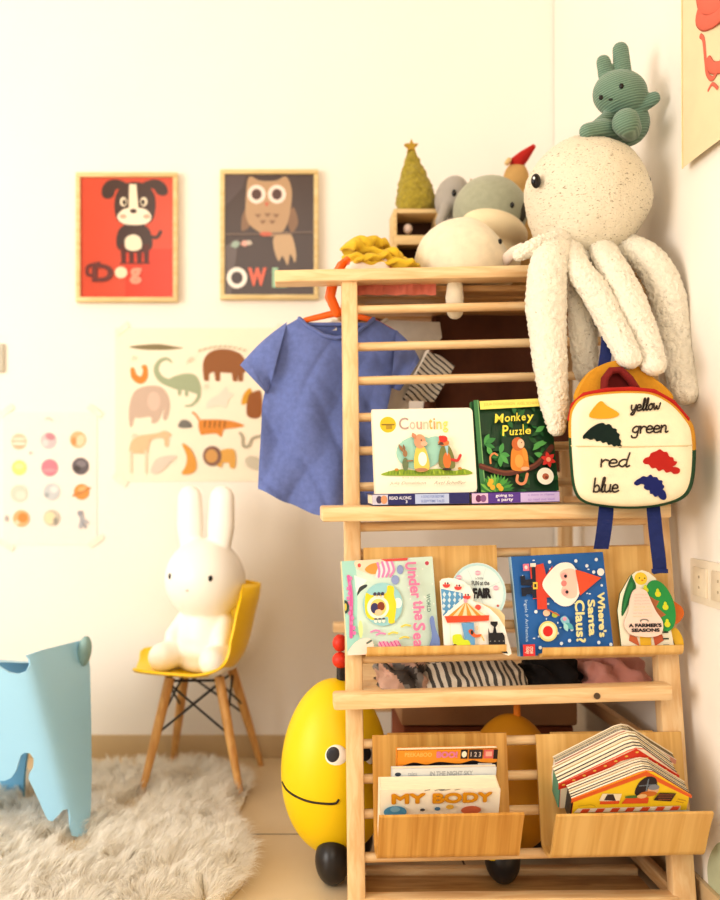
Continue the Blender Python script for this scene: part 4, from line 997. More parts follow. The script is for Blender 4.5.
# ================================================================ CLOTHES HANGING IN THE SHELF
def shirt(label, name, Y, xl, xr, top, bot, sleeves, m, collar, fold=.006, seed=1, thick=.016, cat='t-shirt', nu=60, nv=70, cols=None, hem=True):
    """xl, xr: left/right edge tables over v (0 hem .. 1 shoulder); top, bot: tables over u"""
    root = thing(name, label, cat, U((xl[0][1]+xr[0][1])/2, bot[0][1], Y), 'clothes hanging in the shelf')
    k = Y/FPX
    mb = MB(); v = []; f = []; st = (nu+1)*(nv+1)
    def fold_y(px, py, u):
        t = (px*.06+2*noise.noise(Vector((px*.012, py*.008, seed))))
        rid = sum((1-abs(noise.noise(Vector(((px+a_*py*.55)*.021, (py-a_*px*.5)*.007, seed+b_)))))**5 for a_, b_ in ((1, 11), (-.8, 15)))
        return fold*.9*rid+fold*.8*(math.sin(t*1.3-py*.018)+.8*noise.noise(Vector((px*.03, py*.012, seed+3)))+.6*math.sin(px*.11+py*.035+seed))
    for s_ in (-1, 1):
        for j in range(nv+1):
            for i in range(nu+1):
                u = i/nu; w = j/nv
                yt = interp(top, u) if s_ < 0 else min(interp(top, u), interp(top, u) if u < collar[0] or u > collar[1] else interp(top, collar[0])+6)
                yb_ = interp(bot, u); py = yb_+(yt-yb_)*w
                a_ = interp(xl, w); b_ = interp(xr, w); px = a_+(b_-a_)*u
                bul = max(0, math.sin(PI*u))**.6*(.5+.5*math.sin(PI*min(1, .15+w*.85)))
                hemr = (.0018 if w < .035 else 0)
                y = Y+s_*(thick*bul+hemr)+(fold_y(px, py, u)*(1-.75*w**3))
                v.append(U(px, py, y))
    for s_ in (0, 1):
        for j in range(nv):
            for i in range(nu):
                a_ = s_*st+j*(nu+1)+i; f.append((a_, a_+1, a_+nu+2, a_+nu+1))
    mb.add(v, f, '#ffffff')
    mb.out('body', m, root, False, True, 180)
    for (A0, A1, B0, B1) in sleeves:
        q = MB(); v = []; f = []; n1, n2 = 26, 30
        for s_ in (-1, 1):
            for j in range(n2+1):
                for i in range(n1+1):
                    u = i/n1; w = j/n2
                    p0 = Vector(A0).lerp(Vector(A1), u); p1 = Vector(B0).lerp(Vector(B1), u)
                    p = p0.lerp(p1, w); mid = p0.lerp(p1, .5)
                    # shoulder side of the sleeve is rounded outward
                    c = (Vector(A0)+Vector(A1))*.5; bulge = math.sin(PI*w)*(1-u)*2.5
                    d = (Vector(B0)-Vector(A0)).normalized(); nrm = Vector((d.y, -d.x)); 
                    if nrm.y > 0: nrm = -nrm
                    p = p+nrm*bulge
                    bul = max(0, math.sin(PI*u))**.6
                    y = Y+s_*(thick*1.15*bul+(.002 if w > .86 else 0))+.004*math.sin(w*7+u*5+seed)*(1-w*.4)+fold_y(p.x, p.y, 0)*.35
                    v.append(U(p.x, p.y, y))
        st2 = (n1+1)*(n2+1)
        for s_ in (0, 1):
            for j in range(n2):
                for i in range(n1):
                    a_ = s_*st2+j*(n1+1)+i; f.append((a_, a_+1, a_+n1+2, a_+n1+1))
        cl = None
        q.add(v, f, '#ffffff')
        if cols:
            q.c = []
            for fc in q.f:
                p = sum((q.v[j] for j in fc), Vector())/4
                q.c.append(cols(p))
            q.out('sleeve', striped('striped jersey', '#efe6d6', '#2a2622', (.85, 0, 1.0), .0135, .30), root, False, True, 180)
        else: q.out('sleeve', m, root, False, True, 180)
    # neckband
    for s_ in (-1, 1):
        pts = []
        for i in range(25):
            u = collar[0]+(collar[1]-collar[0])*i/24
            a_ = interp(xl, 1); b_ = interp(xr, 1)
            yt = interp(top, u) if s_ < 0 else interp(top, collar[0])+6
            bul = max(0, math.sin(PI*u))**.6*.5
            pts.append(U(a_+(b_-a_)*u, yt, Y+s_*(thick*bul)))
        MB().tube(pts, .0042, 10).out('neckband', m, root, False, True, 180)
    return root
blue = mat('heather blue jersey', '#6a79b2', .9, var=.10, vscale=90, bump=.25, bscale=700, sheen=.15)
YS = 1.685
shirt('periwinkle blue T-shirt on the orange hanger at the left side of the shelf', 'tee_shirt', YS,
      [(0, 258), (.5, 262), (.7, 268), (.85, 276), (1, 286)], [(0, 376), (.5, 386), (.7, 392), (1, 398)],
      [(0, 325), (.12, 318.5), (.2, 327), (.35, 336), (.45, 338), (.6, 335), (.72, 325), (.78, 319), (1, 331)],
      [(0, 489), (.25, 503), (.5, 515), (.62, 517), (.8, 512), (1, 506)],
      [((287, 322), (270, 386), (240, 365), (267, 394)), ((396, 330), (391, 388), (420, 360), (400, 391))], blue, (.12, .78), fold=.0095)
bt = [o for o in bpy.data.objects if o.get('category') == 't-shirt'][0]
nb_ = MB().box(U(327, 327.5, YS+.012), (.040, .0015, .012), .0003).out('neck_label', mat('white woven label', '#f0e6dc', .8), bt)
MB().box(U(330, 326, YS+.0108), (.022, .0010, .005), 0).out('label_print', mat('pink label print', '#e09a90', .8), nb_)
# orange hanger: hook over the top rail and shoulders inside the shirt
om = mat('orange plastic', '#ee6a14', .35, var=.05)
hk = thing('clothes_hanger', 'orange plastic clothes hanger hooked over the top rail', 'clothes hanger', U(340, 312, YS))
Yr = F(340, 279).y
MB().tube([U(337, 313, YS-.004), U(330, 297, YS-.006), U(333, 282, YS-.012), Vector((YX(341, YS), Yr+.031, F(340, 262).z)), Vector((YX(345, YS), Yr+.012, F(340, 262).z+.004)), Vector((YX(348, Yr), Yr-.008, F(340, 262).z+.003))], [.0095, .0105, .0105, .009, .007, .006], 14, flat=.45).out('hook', om, hk, angle=180)
MB().tube([U(296, 325, YS+.002), U(306, 320, YS), U(340, 312, YS-.002), U(372, 320, YS), U(392, 331, YS+.002)], [.005, .0055, .0075, .0055, .005], 12, flat=.6).out('shoulder_bar', om, hk, angle=180)
# white garment with striped sleeve, next on the rod
wm = mat('soft white jersey', '#e4d9c9', .9, var=.06, vscale=30, bump=.2)
YS2 = 1.80
def stripes(p):
    t = (p.x*.8+p.z*1.4)/.0125
    return lin('#2a2622') if (t % 1) < .30 else lin('#efe6d6')
shirt('white T-shirt with black striped sleeves hanging behind the blue one', 'tee_shirt', YS2,
      [(0, 300), (1, 306)], [(0, 404), (.6, 410), (.8, 424), (.9, 442), (1, 440)],
      [(0, 330), (.2, 321), (.45, 334), (.6, 320), (1, 322)], [(0, 480), (1, 478)],
      [((428, 352), (402, 400), (455, 366), (434, 402))], wm, (.2, .6), seed=5, cols=lambda p: stripes(p) )
h2 = thing('clothes_hanger', 'wooden clothes hanger inside the white striped sleeve T-shirt', 'clothes hanger', U(362, 318, YS2))
wdm = wood('dark hanger wood', '#7a4526', '#5c3018', 'X', .4, 12, 8)
MB().tube([U(322, 327, YS2), U(362, 318, YS2), U(405, 326, YS2)], [.005, .007, .005], 12).out('shoulder_bar', wdm, h2)
MB().tube([U(362, 316, YS2), U(362, 309, YS2), U(366, 305, YS2)], .0018, 8).out('hook', mat('steel wire', '#8a8680', .3), h2)
# dark brown clothes further in
bm_ = mat('dark brown cotton', '#6a3f2a', .9, var=.15, vscale=20, bump=.2)
shirt('dark brown jacket hanging furthest in on the shelf', 'jacket', 1.925,
      [(0, 418), (1, 432)], [(0, 560), (1, 548)], [(0, 312), (.35, 301), (.5, 312), (.65, 301), (1, 310)], [(0, 470), (.5, 478), (1, 472)],
      [((436, 312), (432, 372), (424, 420), (440, 430)), ((546, 310), (556, 372), (572, 440), (548, 450))], bm_, (.35, .65), seed=9, fold=.009, cat='jacket')
h3 = thing('clothes_hanger', 'dark wooden clothes hanger inside the brown jacket', 'clothes hanger', U(490, 304, 1.925))
MB().tube([U(450, 312, 1.925), U(490, 302, 1.925), U(530, 312, 1.925)], [.005, .007, .005], 12).out('shoulder_bar', wdm, h3)
# pink flowered garment seen low beside the stripes
fl = printed('flowered cotton', .9, var=.05)
mb = MB(); n1, n2 = 20, 40; v = []; f = []
for s_ in (0, 1):
    for j in range(n2+1):
        for i in range(n1+1):
            px = 372+(408-372)*i/n1+2*math.sin(j*.2); py = 345+(500-345)*j/n2
            v.append(U(px, py, 1.855+s_*.006+.007*math.sin(i*.8+j*.12)))
for s_ in (0, 1):
    for j in range(n2):
        for i in range(n1): a_ = s_*(n1+1)*(n2+1)+j*(n1+1)+i; f.append((a_, a_+1, a_+n1+2, a_+n1+1))
mb.add(v, f); mb.c = []
for q in mb.f:
    p = sum((mb.v[j] for j in q), Vector())/4; t = noise.noise(p*90)
    mb.c.append(lin('#d98a96') if t > .22 else lin('#7d8f5c') if t < -.25 else lin('#efe4d4'))
tag(mb.out('hanging_garment', fl, None, True, True, 180, loc=U(390, 345, 1.858)), 'pale flowered garment hanging between striped T-shirt and brown jacket', 'garment')
# ---------------------------------------------------------------- clothes on the lower board
BZ = .352
def grey_stripes(p):
    t = (p.x+.25*p.y+.15*p.z)/.0135
    return lin('#57534f') if (t % 1) < .45 else lin('#e9dfcf')
cloth_lump('folded_cloth', 'grey and white striped cloth on the shelf under the mint book', YX(470, 1.66), 1.66, BZ, .105, .075, .056, striped('striped cotton', '#ece3d4', '#5b5753', (1, .2, .12), .0145, .45), 11, amp=.006, seg=120, rings=50)
cloth_lump('folded_cloth', 'brownish grey crumpled cloth at the left of the striped cloth', YX(403, 1.66), 1.67, BZ, .05, .07, .052, printed('patterned cotton', .9, var=.05), 21, amp=.012,
           cols=lambda p: lin('#cda894') if noise.noise(p*25) > .1 else (lin('#57504c') if noise.noise(p*30+Vector((4, 2, 1))) > 0 else lin('#8d8782')))
cloth_lump('folded_cloth', 'black crumpled cloth between the striped and pink cloths', YX(547, 1.68), 1.68, BZ, .055, .075, .052, mat('black cotton', '#1c1717', .9, var=.15, bump=.2), 31, amp=.010)
cloth_lump('folded_cloth', 'dusty pink crumpled cloth at the right end of the lower board', YX(612, 1.64), 1.66, BZ, .062, .075, .054, mat('dusty pink fleece', '#d99a8e', .95, var=.08, vscale=20, bump=.3, sheen=.2), 41, amp=.012)
# ---------------------------------------------------------------- storage bin on the floor inside the shelf
bn = thing('storage_box', 'brown fabric storage box with paler lid inside the shelf bottom', 'storage box', (.42, 1.90, 0))
mb = MB().box((.42, 1.905, .115), (.36, .22, .228), .006); mb.out('box', mat('brown storage fabric', '#8a4a2c', .85, var=.12, vscale=20, bump=.2), bn)
MB().box((.42, 1.905, .262), (.372, .232, .06), .006).out('lid', mat('tan storage lid', '#b98f68', .85, var=.08, vscale=12, bump=.15), bn)
# ================================================================ BACKPACK
bag = thing('backpack', 'cream childs backpack with four paint patches and color words', 'backpack', F(634, 430, -.03))
Y0 = 1.405
QX = (U(694, 400, Y0)-U(572, 400, Y0)).normalized()
# sketch frame = close-up with scale 3.748 px
def Z(x, y): return (553.5+x/3.748, 342.5+y/3.72)
outl = catmull([Vector(p+(0,)) for p in ((66, 300), (80, 240), (120, 205), (200, 192), (290, 188), (370, 195), (440, 232), (490, 285), (514, 330), (520, 420), (510, 520), (478, 572), (400, 600), (300, 610), (200, 605), (120, 588), (85, 545), (72, 450))], True, 5)
def ring(sc, Y, dx=0, dy=0):
    c = Vector((295, 400, 0)); out = []
    for p in outl:
        q = c+(p-c)*sc; px, py = Z(q.x+dx, q.y+dy); out.append(U(px, py, Y))
    return out
navy = mat('navy webbing', '#1b2a66', .8, var=.1, vscale=80, bump=.3)
yel = mat('ochre felt', '#d49a2c', .95, var=.06, vscale=60, bump=.3)
grn = mat('dark green felt', '#1f4a2c', .95, var=.06, vscale=60, bump=.3)
redm = mat('red felt', '#b3261c', .95, var=.06)
n = len(outl)
# gusset: ochre above, green below the middle seam
rings = [ring(.96, Y0+.070, 6, -8), ring(1.03, Y0+.062, 5, -7), ring(1.055, Y0+.035, 2, -3), ring(1.035, Y0+.008), ring(1.0, Y0+.001)]
def gus(sel, m, name):
    mb = MB(); v = [p for r_ in rings for p in r_]; f = []
    for i in range(len(rings)-1):
        for j in range(n):
            if sel(outl[j].y): f.append((i*n+j, i*n+(j+1) % n, (i+1)*n+(j+1) % n, (i+1)*n+j))
    mb.add(v, f); return mb.out(name, m, bag)
gus(lambda y: y < 385, yel, 'upper_side'); gus(lambda y: y >= 385, grn, 'lower_side')
MB().add(rings[0], [tuple(range(n))]).out('back_panel', yel, bag, smooth=False)
# front: slightly padded cream panel
mb = MB(); levels = [(1.0, .001), (.985, -.006), (.95, -.010), (.85, -.0125), (.6, -.0135), (.3, -.014)]
for sc, d in levels: mb.v += ring(sc, Y0+d)
ctr = U(*Z(295, 400), Y0-.014); mb.v.append(ctr); f = []
for i in range(len(levels)-1):
    for j in range(n): f.append((i*n+j, i*n+(j+1) % n, (i+1)*n+(j+1) % n, (i+1)*n+j))
L = len(levels)-1
for j in range(n): f.append((L*n+j, L*n+(j+1) % n, len(mb.v)-1))
mb.f = f; mb.c = [(1, 1, 1, 1)]*len(f)
fp = mb.out('front_panel', mat('cream felt', '#f4e8c8', .95, var=.03, vscale=60, bump=.25, bscale=500), bag, angle=180)
def patch(name, pts, m, d=-.0150):
    q = catmull([Vector(p+(0,)) for p in pts], True, 4)
    P = [U(*Z(p.x, p.y), Y0+d) for p in q]
    mb = MB(); k = len(P)
    mb.add(P+[p+Vector((0, .004, 0)) for p in P], [tuple(range(k))]+[(i, (i+1) % k, k+(i+1) % k, k+i) for i in range(k)])
    return mb.out(name, m, fp, smooth=False)
patch('felt_patch', ((135, 270), (150, 245), (178, 218), (200, 235), (246, 264), (225, 280), (180, 284), (145, 280)), mat('yellow felt', '#dda52c', .95, var=.06))['label'] = 'yellow felt paint patch'
patch('felt_patch', ((112, 348), (122, 336), (136, 322), (150, 312), (168, 302), (186, 299), (196, 306), (206, 303), (216, 308), (222, 318), (236, 322), (238, 334), (248, 342), (246, 356), (254, 366), (252, 378), (259, 388), (247, 391), (238, 383), (228, 388), (218, 379), (206, 381), (199, 370), (186, 374), (176, 365), (163, 368), (154, 358), (140, 362), (126, 356), (114, 358)), mat('black green felt', '#12261f', .95, var=.06))['label'] = 'dark green felt paint patch'
patch('felt_patch', ((336, 443), (344, 430), (360, 424), (366, 412), (386, 404), (400, 397), (412, 406), (426, 408), (434, 424), (448, 428), (452, 440), (464, 444), (456, 456), (446, 462), (462, 464), (474, 472), (470, 486), (454, 489), (440, 480), (424, 484), (412, 472), (396, 478), (384, 466), (370, 468), (358, 454), (344, 452)), redm)['label'] = 'red felt paint patch'
patch('felt_patch', ((302, 524), (312, 512), (326, 504), (338, 497), (352, 500), (364, 491), (374, 500), (388, 501), (394, 511), (408, 514), (408, 526), (416, 536), (410, 546), (418, 554), (424, 574), (416, 586), (402, 580), (394, 570), (382, 574), (374, 564), (364, 562), (362, 550), (350, 548), (340, 540), (342, 530), (328, 526), (314, 532)), mat('navy felt', '#1b2466', .95, var=.06))['label'] = 'blue felt paint patch'
# hand-lettered words
o0 = U(*Z(0, 900), Y0-.0148); XX = U(*Z(581, 900), Y0-.0148)-o0; YY = U(*Z(0, 0), Y0-.0148)-o0
for word, x, y, sz, sl, sx in (('yellow', 290, 256, 22.5, -.10, 1.25), ('green', 294, 338, 25.5, -.06, 1.55), ('red', 174, 462, 27, 0, 1.95), ('blue', 148, 556, 27, 0, 1.4)):
    A = Art((0, 0), (581, 0), (0, 900)); A.script(word, x, y, sz, 6.4, '#33241a', slope=sl, sx=sx)
    A.into(MB(), o0, XX, YY, Vector((0, -1, 0)), .00004).out('lettering', CARD, fp, True, smooth=False)
# seam and red zip line
MB().tube([U(*Z(66, 384), Y0-.0035), U(*Z(90, 386), Y0-.0125), U(*Z(290, 388), Y0-.0146), U(*Z(500, 384), Y0-.0125), U(*Z(519, 382), Y0-.0035)], .0011, 8).out('seam', mat('pale seam', '#d8c79c', .9), fp)
MB().tube([U(*Z(x, y), Y0+.012) for x, y in ((62, 285), (74, 232), (115, 195), (200, 178), (290, 174), (375, 182), (446, 222), (500, 285))], .0045, 12).out('zip', redm, bag, angle=180)
# ochre hood behind, red carry loop, navy straps
hood = catmull([Vector(p+(0,)) for p in ((92, 210), (110, 150), (160, 95), (230, 68), (300, 80), (360, 120), (430, 175), (440, 215), (300, 230), (150, 225))], True, 5)
P = [U(*Z(p.x, p.y), Y0+.045) for p in hood]; k = len(P)
MB().add(P+[p+Vector((0, .022, 0)) for p in P], [tuple(range(k)), tuple(range(2*k-1, k-1, -1))]+[(i, (i+1) % k, k+(i+1) % k, k+i) for i in range(k)]).out('upper_back', yel, bag, angle=60)
mb = MB().tube([U(*Z(x, y), Y0+.032) for x, y in ((190, 178), (192, 135), (215, 104), (250, 102), (285, 135), (312, 176))], .0062, 14, flat=1.4)
mb.out('carry_loop', mat('dark red webbing', '#7a1c18', .85, var=.1), bag, angle=180)
P = [U(*Z(x, y), Y0+.041) for x, y in ((192, 180), (196, 135), (220, 108), (250, 108), (280, 140), (306, 180))]
MB().add(P, [tuple(range(len(P)))]).out('lining', mat('dark red lining', '#6a1714', .9), bag, smooth=False)
def ribbon(pts, w, m, name, parent):
    """flat strap through px,py,Y points"""
    P = [U(*p) for p in pts]; P = catmull(P, False, 6); mb = MB(); v = []; f = []
    for i, p in enumerate(P):
        t = (P[min(len(P)-1, i+1)]-P[max(0, i-1)]).normalized(); s_ = t.cross(Vector((0, 1, 0))).normalized()*w/2
        for q in (p-s_, p+s_): v += [q+Vector((0, -.0012, 0)), q+Vector((0, .0012, 0))]
    for i in range(len(P)-1):
        a_ = i*4; b_ = a_+4; f += [(a_, a_+2, b_+2, b_), (a_+1, b_+1, b_+3, a_+3), (a_, b_, b_+1, a_+1), (a_+2, a_+3, b_+3, b_+2)]
    f += [(0, 1, 3, 2), (len(v)-4, len(v)-2, len(v)-1, len(v)-3)]
    return mb.add(v, f).out(name, m, parent)
ribbon([(603, 372, 1.455), (606, 352, 1.475), (607, 335, 1.50), (607, 318, 1.53), (606, 312, 1.56)], .020, navy, 'hanging_strap', bag)
ribbon([(607, 497, 1.437), (606, 512, 1.420), (604, 530, 1.418), (601, 549, 1.43)], .0245, navy, 'strap', bag)
e = ribbon([(652, 495, 1.437), (654, 515, 1.42), (656, 535, 1.418), (659, 560, 1.42), (660, 573, 1.425)], .0225, navy, 'strap', bag)
MB().box(U(659.8, 571, 1.423), (.026, .006, .007), .001).out('strap_end', navy, e)
# ================================================================ CHAIR WITH RABBIT FIGURE
chx, chy = -.222, 2.115
seat_z = .285
chair = thing('childrens_chair', 'yellow moulded childrens chair with wooden legs holding the white rabbit', 'chair', (chx, chy, 0))
MC = Matrix.Translation((chx, chy, 0)) @ Matrix.Rotation(R(5), 4, 'Z')     # local -X is the front of the chair
yplast = mat('yellow moulded plastic', '#ffd000', .35, var=.03, vscale=6)
# shell: profile along the chair's length (x, z, half width), scooped across
prof = [(-.158, -.001, .105), (-.148, -.001, .128), (-.120, -.003, .142), (-.06, -.008, .150), (0, -.013, .150), (.050, -.008, .146), (.088, .012, .140), (.112, .046, .136), (.126, .09, .132), (.137, .14, .124), (.146, .175, .108), (.149, .198, .084), (.150, .207, .05)]
pp = catmull([Vector(p) for p in prof], False, 5); nu = 26
mb = MB(); v = []; f = []
for i, p in enumerate(pp):
    t = (pp[min(len(pp)-1, i+1)]-pp[max(0, i-1)]); nrm = Vector((-t.z if 0 else -t.y, 0, t.x)).normalized()
    up = i/(len(pp)-1)
    for j in range(nu+1):
        s_ = -1+2*j/nu
        lift = .022*abs(s_)**2.6*(1-.0*up)+.028*(up > .3)*min(1, (up-.3)*3)*abs(s_)**2
        q = Vector((p.x, s_*p.z, p.y))+Vector((nrm.x, 0, nrm.z))*lift
        v.append(Vector((q.x, q.y, q.z+seat_z)))
m_ = len(pp)
for i in range(m_-1):
    for j in range(nu): a_ = i*(nu+1)+j; f.append((a_, a_+1, a_+nu+2, a_+nu+1))
bmx = bmesh.new(); bv = [bmx.verts.new(p) for p in v]
for q in f: bmx.faces.new([bv[i] for i in q])
bmesh.ops.recalc_face_normals(bmx, faces=bmx.faces)
bmesh.ops.solidify(bmx, geom=list(bmx.faces), thickness=.006)
mb.bm(bmx); mb.xf(MC); mb.out('seat_shell', yplast, chair, angle=50)
oak = wood('honey chair leg wood', '#e2b06a', '#c88f4c', 'Z', .45, 12, 8)
steel = mat('black steel rod', '#1c1a1a', .4, var=.05)
feet = {}
MCI = MC.inverted()
for nm, tx, ty, fx, fy in (('a', -.290, 2.055, -.352, 2.005), ('b', -.172, 2.06, -.114, 1.99), ('c', -.266, 2.165, -.309, 2.235), ('d', -.150, 2.17, -.076, 2.235)):
    top = MCI @ Vector((tx, ty, seat_z-.012)); ft = MCI @ Vector((fx, fy, 0.0)); feet[nm] = (top, ft)
    mb = MB().tube([ft, ft.lerp(top, .5), top], [.0075, .0115, .0125], 18, cap='flat'); mb.xf(MC); mb.out('leg', oak, chair)
    mb = MB().tube([top+Vector((0, 0, -.012)), top+Vector((0, 0, .008))], .006, 10, cap='flat'); mb.xf(MC); mb.out('leg_mount', steel, chair)
def on(nm, t): return feet[nm][1].lerp(feet[nm][0], t)
mb = MB()
for p, q, t0, t1 in (('a', 'b', .95, .52), ('b', 'a', .95, .52), ('c', 'd', .95, .52), ('d', 'c', .95, .52), ('a', 'c', .95, .62), ('c', 'a', .95, .62), ('b', 'd', .95, .62), ('d', 'b', .95, .62)):
    mb.tube([on(p, t0), on(q, t1)], .0028, 8, cap='flat')
mb.tube([on('a', .97), on('b', .97)], .003, 8, cap='flat'); mb.tube([on('c', .97), on('d', .97)], .003, 8, cap='flat')
mb.xf(MC); mb.out('cross_bracing', steel, chair)
# ---------------------------------------------------------------- white rabbit figure
vinyl = mat('white satin vinyl', '#fbf5ea', .4, var=.01, vscale=4)
YBn = 2.112; k = YBn/FPX
rx = YX(205, YBn); rz0 = seat_z-.005
rab = thing('rabbit_figure', 'large white smooth rabbit figure sitting on the yellow chair', 'figurine', (rx, YBn, rz0))
def L(x, y, z): return Vector((x, y, z))
MRb = Matrix.Translation((rx, YBn, rz0)) @ Matrix.Rotation(R(-24), 4, 'Z')    # local -Y is the front
HZ = (672-582)*k
mb = MB()
mb.ell((0, 0, HZ), (.104, .088, .101), seg=56, rings=40)
mb.tube([(0, .012, .045), (0, .010, .09), (0, .006, .14)], [.088, .082, .062], 40, flat=.9, flatdir=(0, 1, 0))
mb.ell((0, .012, .05), (.090, .082, .052), seg=40, rings=24)
for s_ in (-1, 1):
    mb.tube([(s_*.040, .0, HZ+.07), (s_*.044, .002, HZ+.13), (s_*.046, .004, HZ+.200)], [.029, .037, .034], 28, flat=.55, flatdir=(0, 1, 0))
    mb.tube([(s_*.066, -.03, .042), (s_*.070, -.085, .040)], [.036, .035], 26)
    mb.tube([(s_*.054, -.005, .12), (s_*.066, -.04, .085)], [.024, .022], 18)
zb = .001
mb.v = [Vector((p.x, p.y, max(p.z, zb))) for p in mb.v]
q = fuse(mb, .0042, 8); q.xf(MRb); q.out('body', vinyl, rab, angle=180)
for s_ in (-1, 1):
    a_ = s_*.58
    e = MB().ell((.104*math.sin(a_)*.985, -.088*math.cos(a_)*.985, HZ+.012), (.0052, .004, .0075), M=Matrix.Rotation(a_, 3, 'Z')); e.xf(MRb); e.out('eye', black_bead, rab)
e = MB().ell((0, -.0865, HZ-.018), (.005, .003, .003)); e.xf(MRb); e.out('nose', mat('pale pink nose', '#e8cfc4', .5), rab)
# ================================================================ LIGHT BLUE ELEPHANT STOOL
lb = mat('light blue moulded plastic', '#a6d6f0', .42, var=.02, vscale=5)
el = thing('elephant_stool', 'light blue moulded plastic elephant shaped childrens stool', 'stool', (-.62, 1.84, 0))
def fold(py): return 30+(py-655)*.262
def depth(px, py):
    d = px-fold(py); d2 = (math.sqrt(d*d+64)+d)/2
    return 1.742+d2*.0036+(.0008*max(0, -px-20))
hole = [Vector(p+(0,)) for p in ((-60, 655), (-20, 652), (-14, 660), (-4, 668), (8, 673), (18, 674), (26, 670), (29, 662), (26, 656))]
out1 = [(-100, 668), (-70, 662), (-60, 655)]
pts = [(-95, 690), (-85, 668), (-40, 663), (-6, 662), (2, 667), (10, 672), (19, 673.5), (26, 671), (29, 665), (28, 659), (25, 655.5), (40, 650.5), (60, 645.5), (80, 640.5), (86, 650), (87.5, 670), (88.5, 720), (89, 770), (88, 810), (86, 830), (82, 835), (75, 836.5), (71, 834.5), (69, 826), (68.5, 815), (67, 808.5), (63, 809), (58, 815), (53, 820), (49, 819), (46, 814), (40, 800), (33, 785), (29.5, 778), (30, 773), (34, 766), (34.5, 758), (31, 752.5), (26, 751.5), (22, 754), (20, 760), (17, 770), (12, 777), (6, 779.5), (-10, 780), (-30, 781), (-38, 790), (-44, 815), (-50, 842), (-75, 843), (-84, 810), (-92, 740)]
def sheet(pts, dfun, step, thick, name, m, parent, mirror=None):
    """fill the outline with a fine grid so that it can bend, then give it thickness"""
    poly = [Vector((p[0], p[1])) for p in pts]
    b = bmesh.new(); vs = [b.verts.new((p.x, p.y, 0)) for p in poly]
    fc = b.faces.new(vs); bmesh.ops.triangulate(b, faces=[fc])
    x0, x1 = min(p.x for p in poly), max(p.x for p in poly); y0, y1 = min(p.y for p in poly), max(p.y for p in poly)
    x = x0+step
    while x < x1:
        bmesh.ops.bisect_plane(b, geom=list(b.verts)+list(b.edges)+list(b.faces), plane_co=(x, 0, 0), plane_no=(1, 0, 0)); x += step
    y = y0+step*2
    while y < y1:
        bmesh.ops.bisect_plane(b, geom=list(b.verts)+list(b.edges)+list(b.faces), plane_co=(0, y, 0), plane_no=(0, 1, 0)); y += step*2
    for v in b.verts: v.co = dfun(v.co.x, v.co.y)
    bmesh.ops.remove_doubles(b, verts=b.verts, dist=.0006)
    bmesh.ops.dissolve_degenerate(b, edges=b.edges, dist=.0003)
    bmesh.ops.recalc_face_normals(b, faces=b.faces)
    b.normal_update(); b.verts.ensure_lookup_table(); b.verts.index_update()
    V0 = [v.co.copy() for v in b.verts]; N0 = [v.normal.copy() for v in b.verts]; F0 = [[v.index for v in f_.verts] for f_ in b.faces]
    rim = [(e.verts[0].index, e.verts[1].index) for e in b.edges if len(e.link_faces) == 1]; b.free(); k0 = len(V0)
    Vn = V0+[p-q*thick for p, q in zip(V0, N0)]
    return MB().add(Vn, F0+[[i_+k0 for i_ in f_[::-1]] for f_ in F0]+[(a_, b_, b_+k0, a_+k0) for a_, b_ in rim]).out(name, m, parent, angle=60)
sheet(pts, lambda x, y: Vector((U(x, y, depth(x, y)).x, depth(x, y), max(0.003, U(x, y, depth(x, y)).z))), 3, .007, 'front_body', lb, el)
# far side of the body, seen through the openings, shade put into its blue
ptsb = [(-95, 690), (-85, 668), (-40, 662), (30, 660), (50, 664), (60, 690), (62, 715), (52, 735), (30, 742), (12, 752), (7, 790), (5, 826), (-14, 828), (-24, 800), (-60, 795), (-66, 830), (-88, 830)]
def dback(x, y):
    p = U(x, y, 1.742); return Vector((p.x-.03, 2.0-.0008*max(0, x+40), max(.012, p.z-.048)))
sheet(ptsb, dback, 6, .007, 'rear_body', mat('shaded light blue plastic', '#7fbbdc', .45, var=.02), el)
# saddle top joining both sides
mb = MB(); v = []; f = []
for i in range(15):
    t = i/14; x = -90+t*168; 
    yt = 664-6*t if x < 20 else 657-(x-26)*.30
    p0 = Vector((U(x, yt, depth(x, yt)).x, depth(x, yt), U(x, yt, depth(x, yt)).z-.003))
    pb = dback(min(x, 48)-2, 663); 
    if x > -18 and x < 32: p0 = p0.lerp(pb, .55)
    for j in range(5): 
        q = p0.lerp(pb, j/4); q.z += .004*math.sin(PI*j/4); v.append(q)
for i in range(14):
    for j in range(4): a_ = i*5+j; f.append((a_, a_+1, a_+6, a_+5))
mb.add(v, f).out('saddle', lb, el)
MB().ell(U(84.5, 651, 1.915), (.0155, .02, .034), M=Matrix.Rotation(R(8), 3, 'Y')).out('ear', mat('grey blue ear plastic', '#8dacaa', .5), el, angle=180)
MB().ell(Vector((U(28.5, 716, 0).x+0, 0, 0)) if 0 else U(28.5, 716, depth(28.5, 716)-.001), (.0035, .003, .0035)).out('eye', black_bead, el)
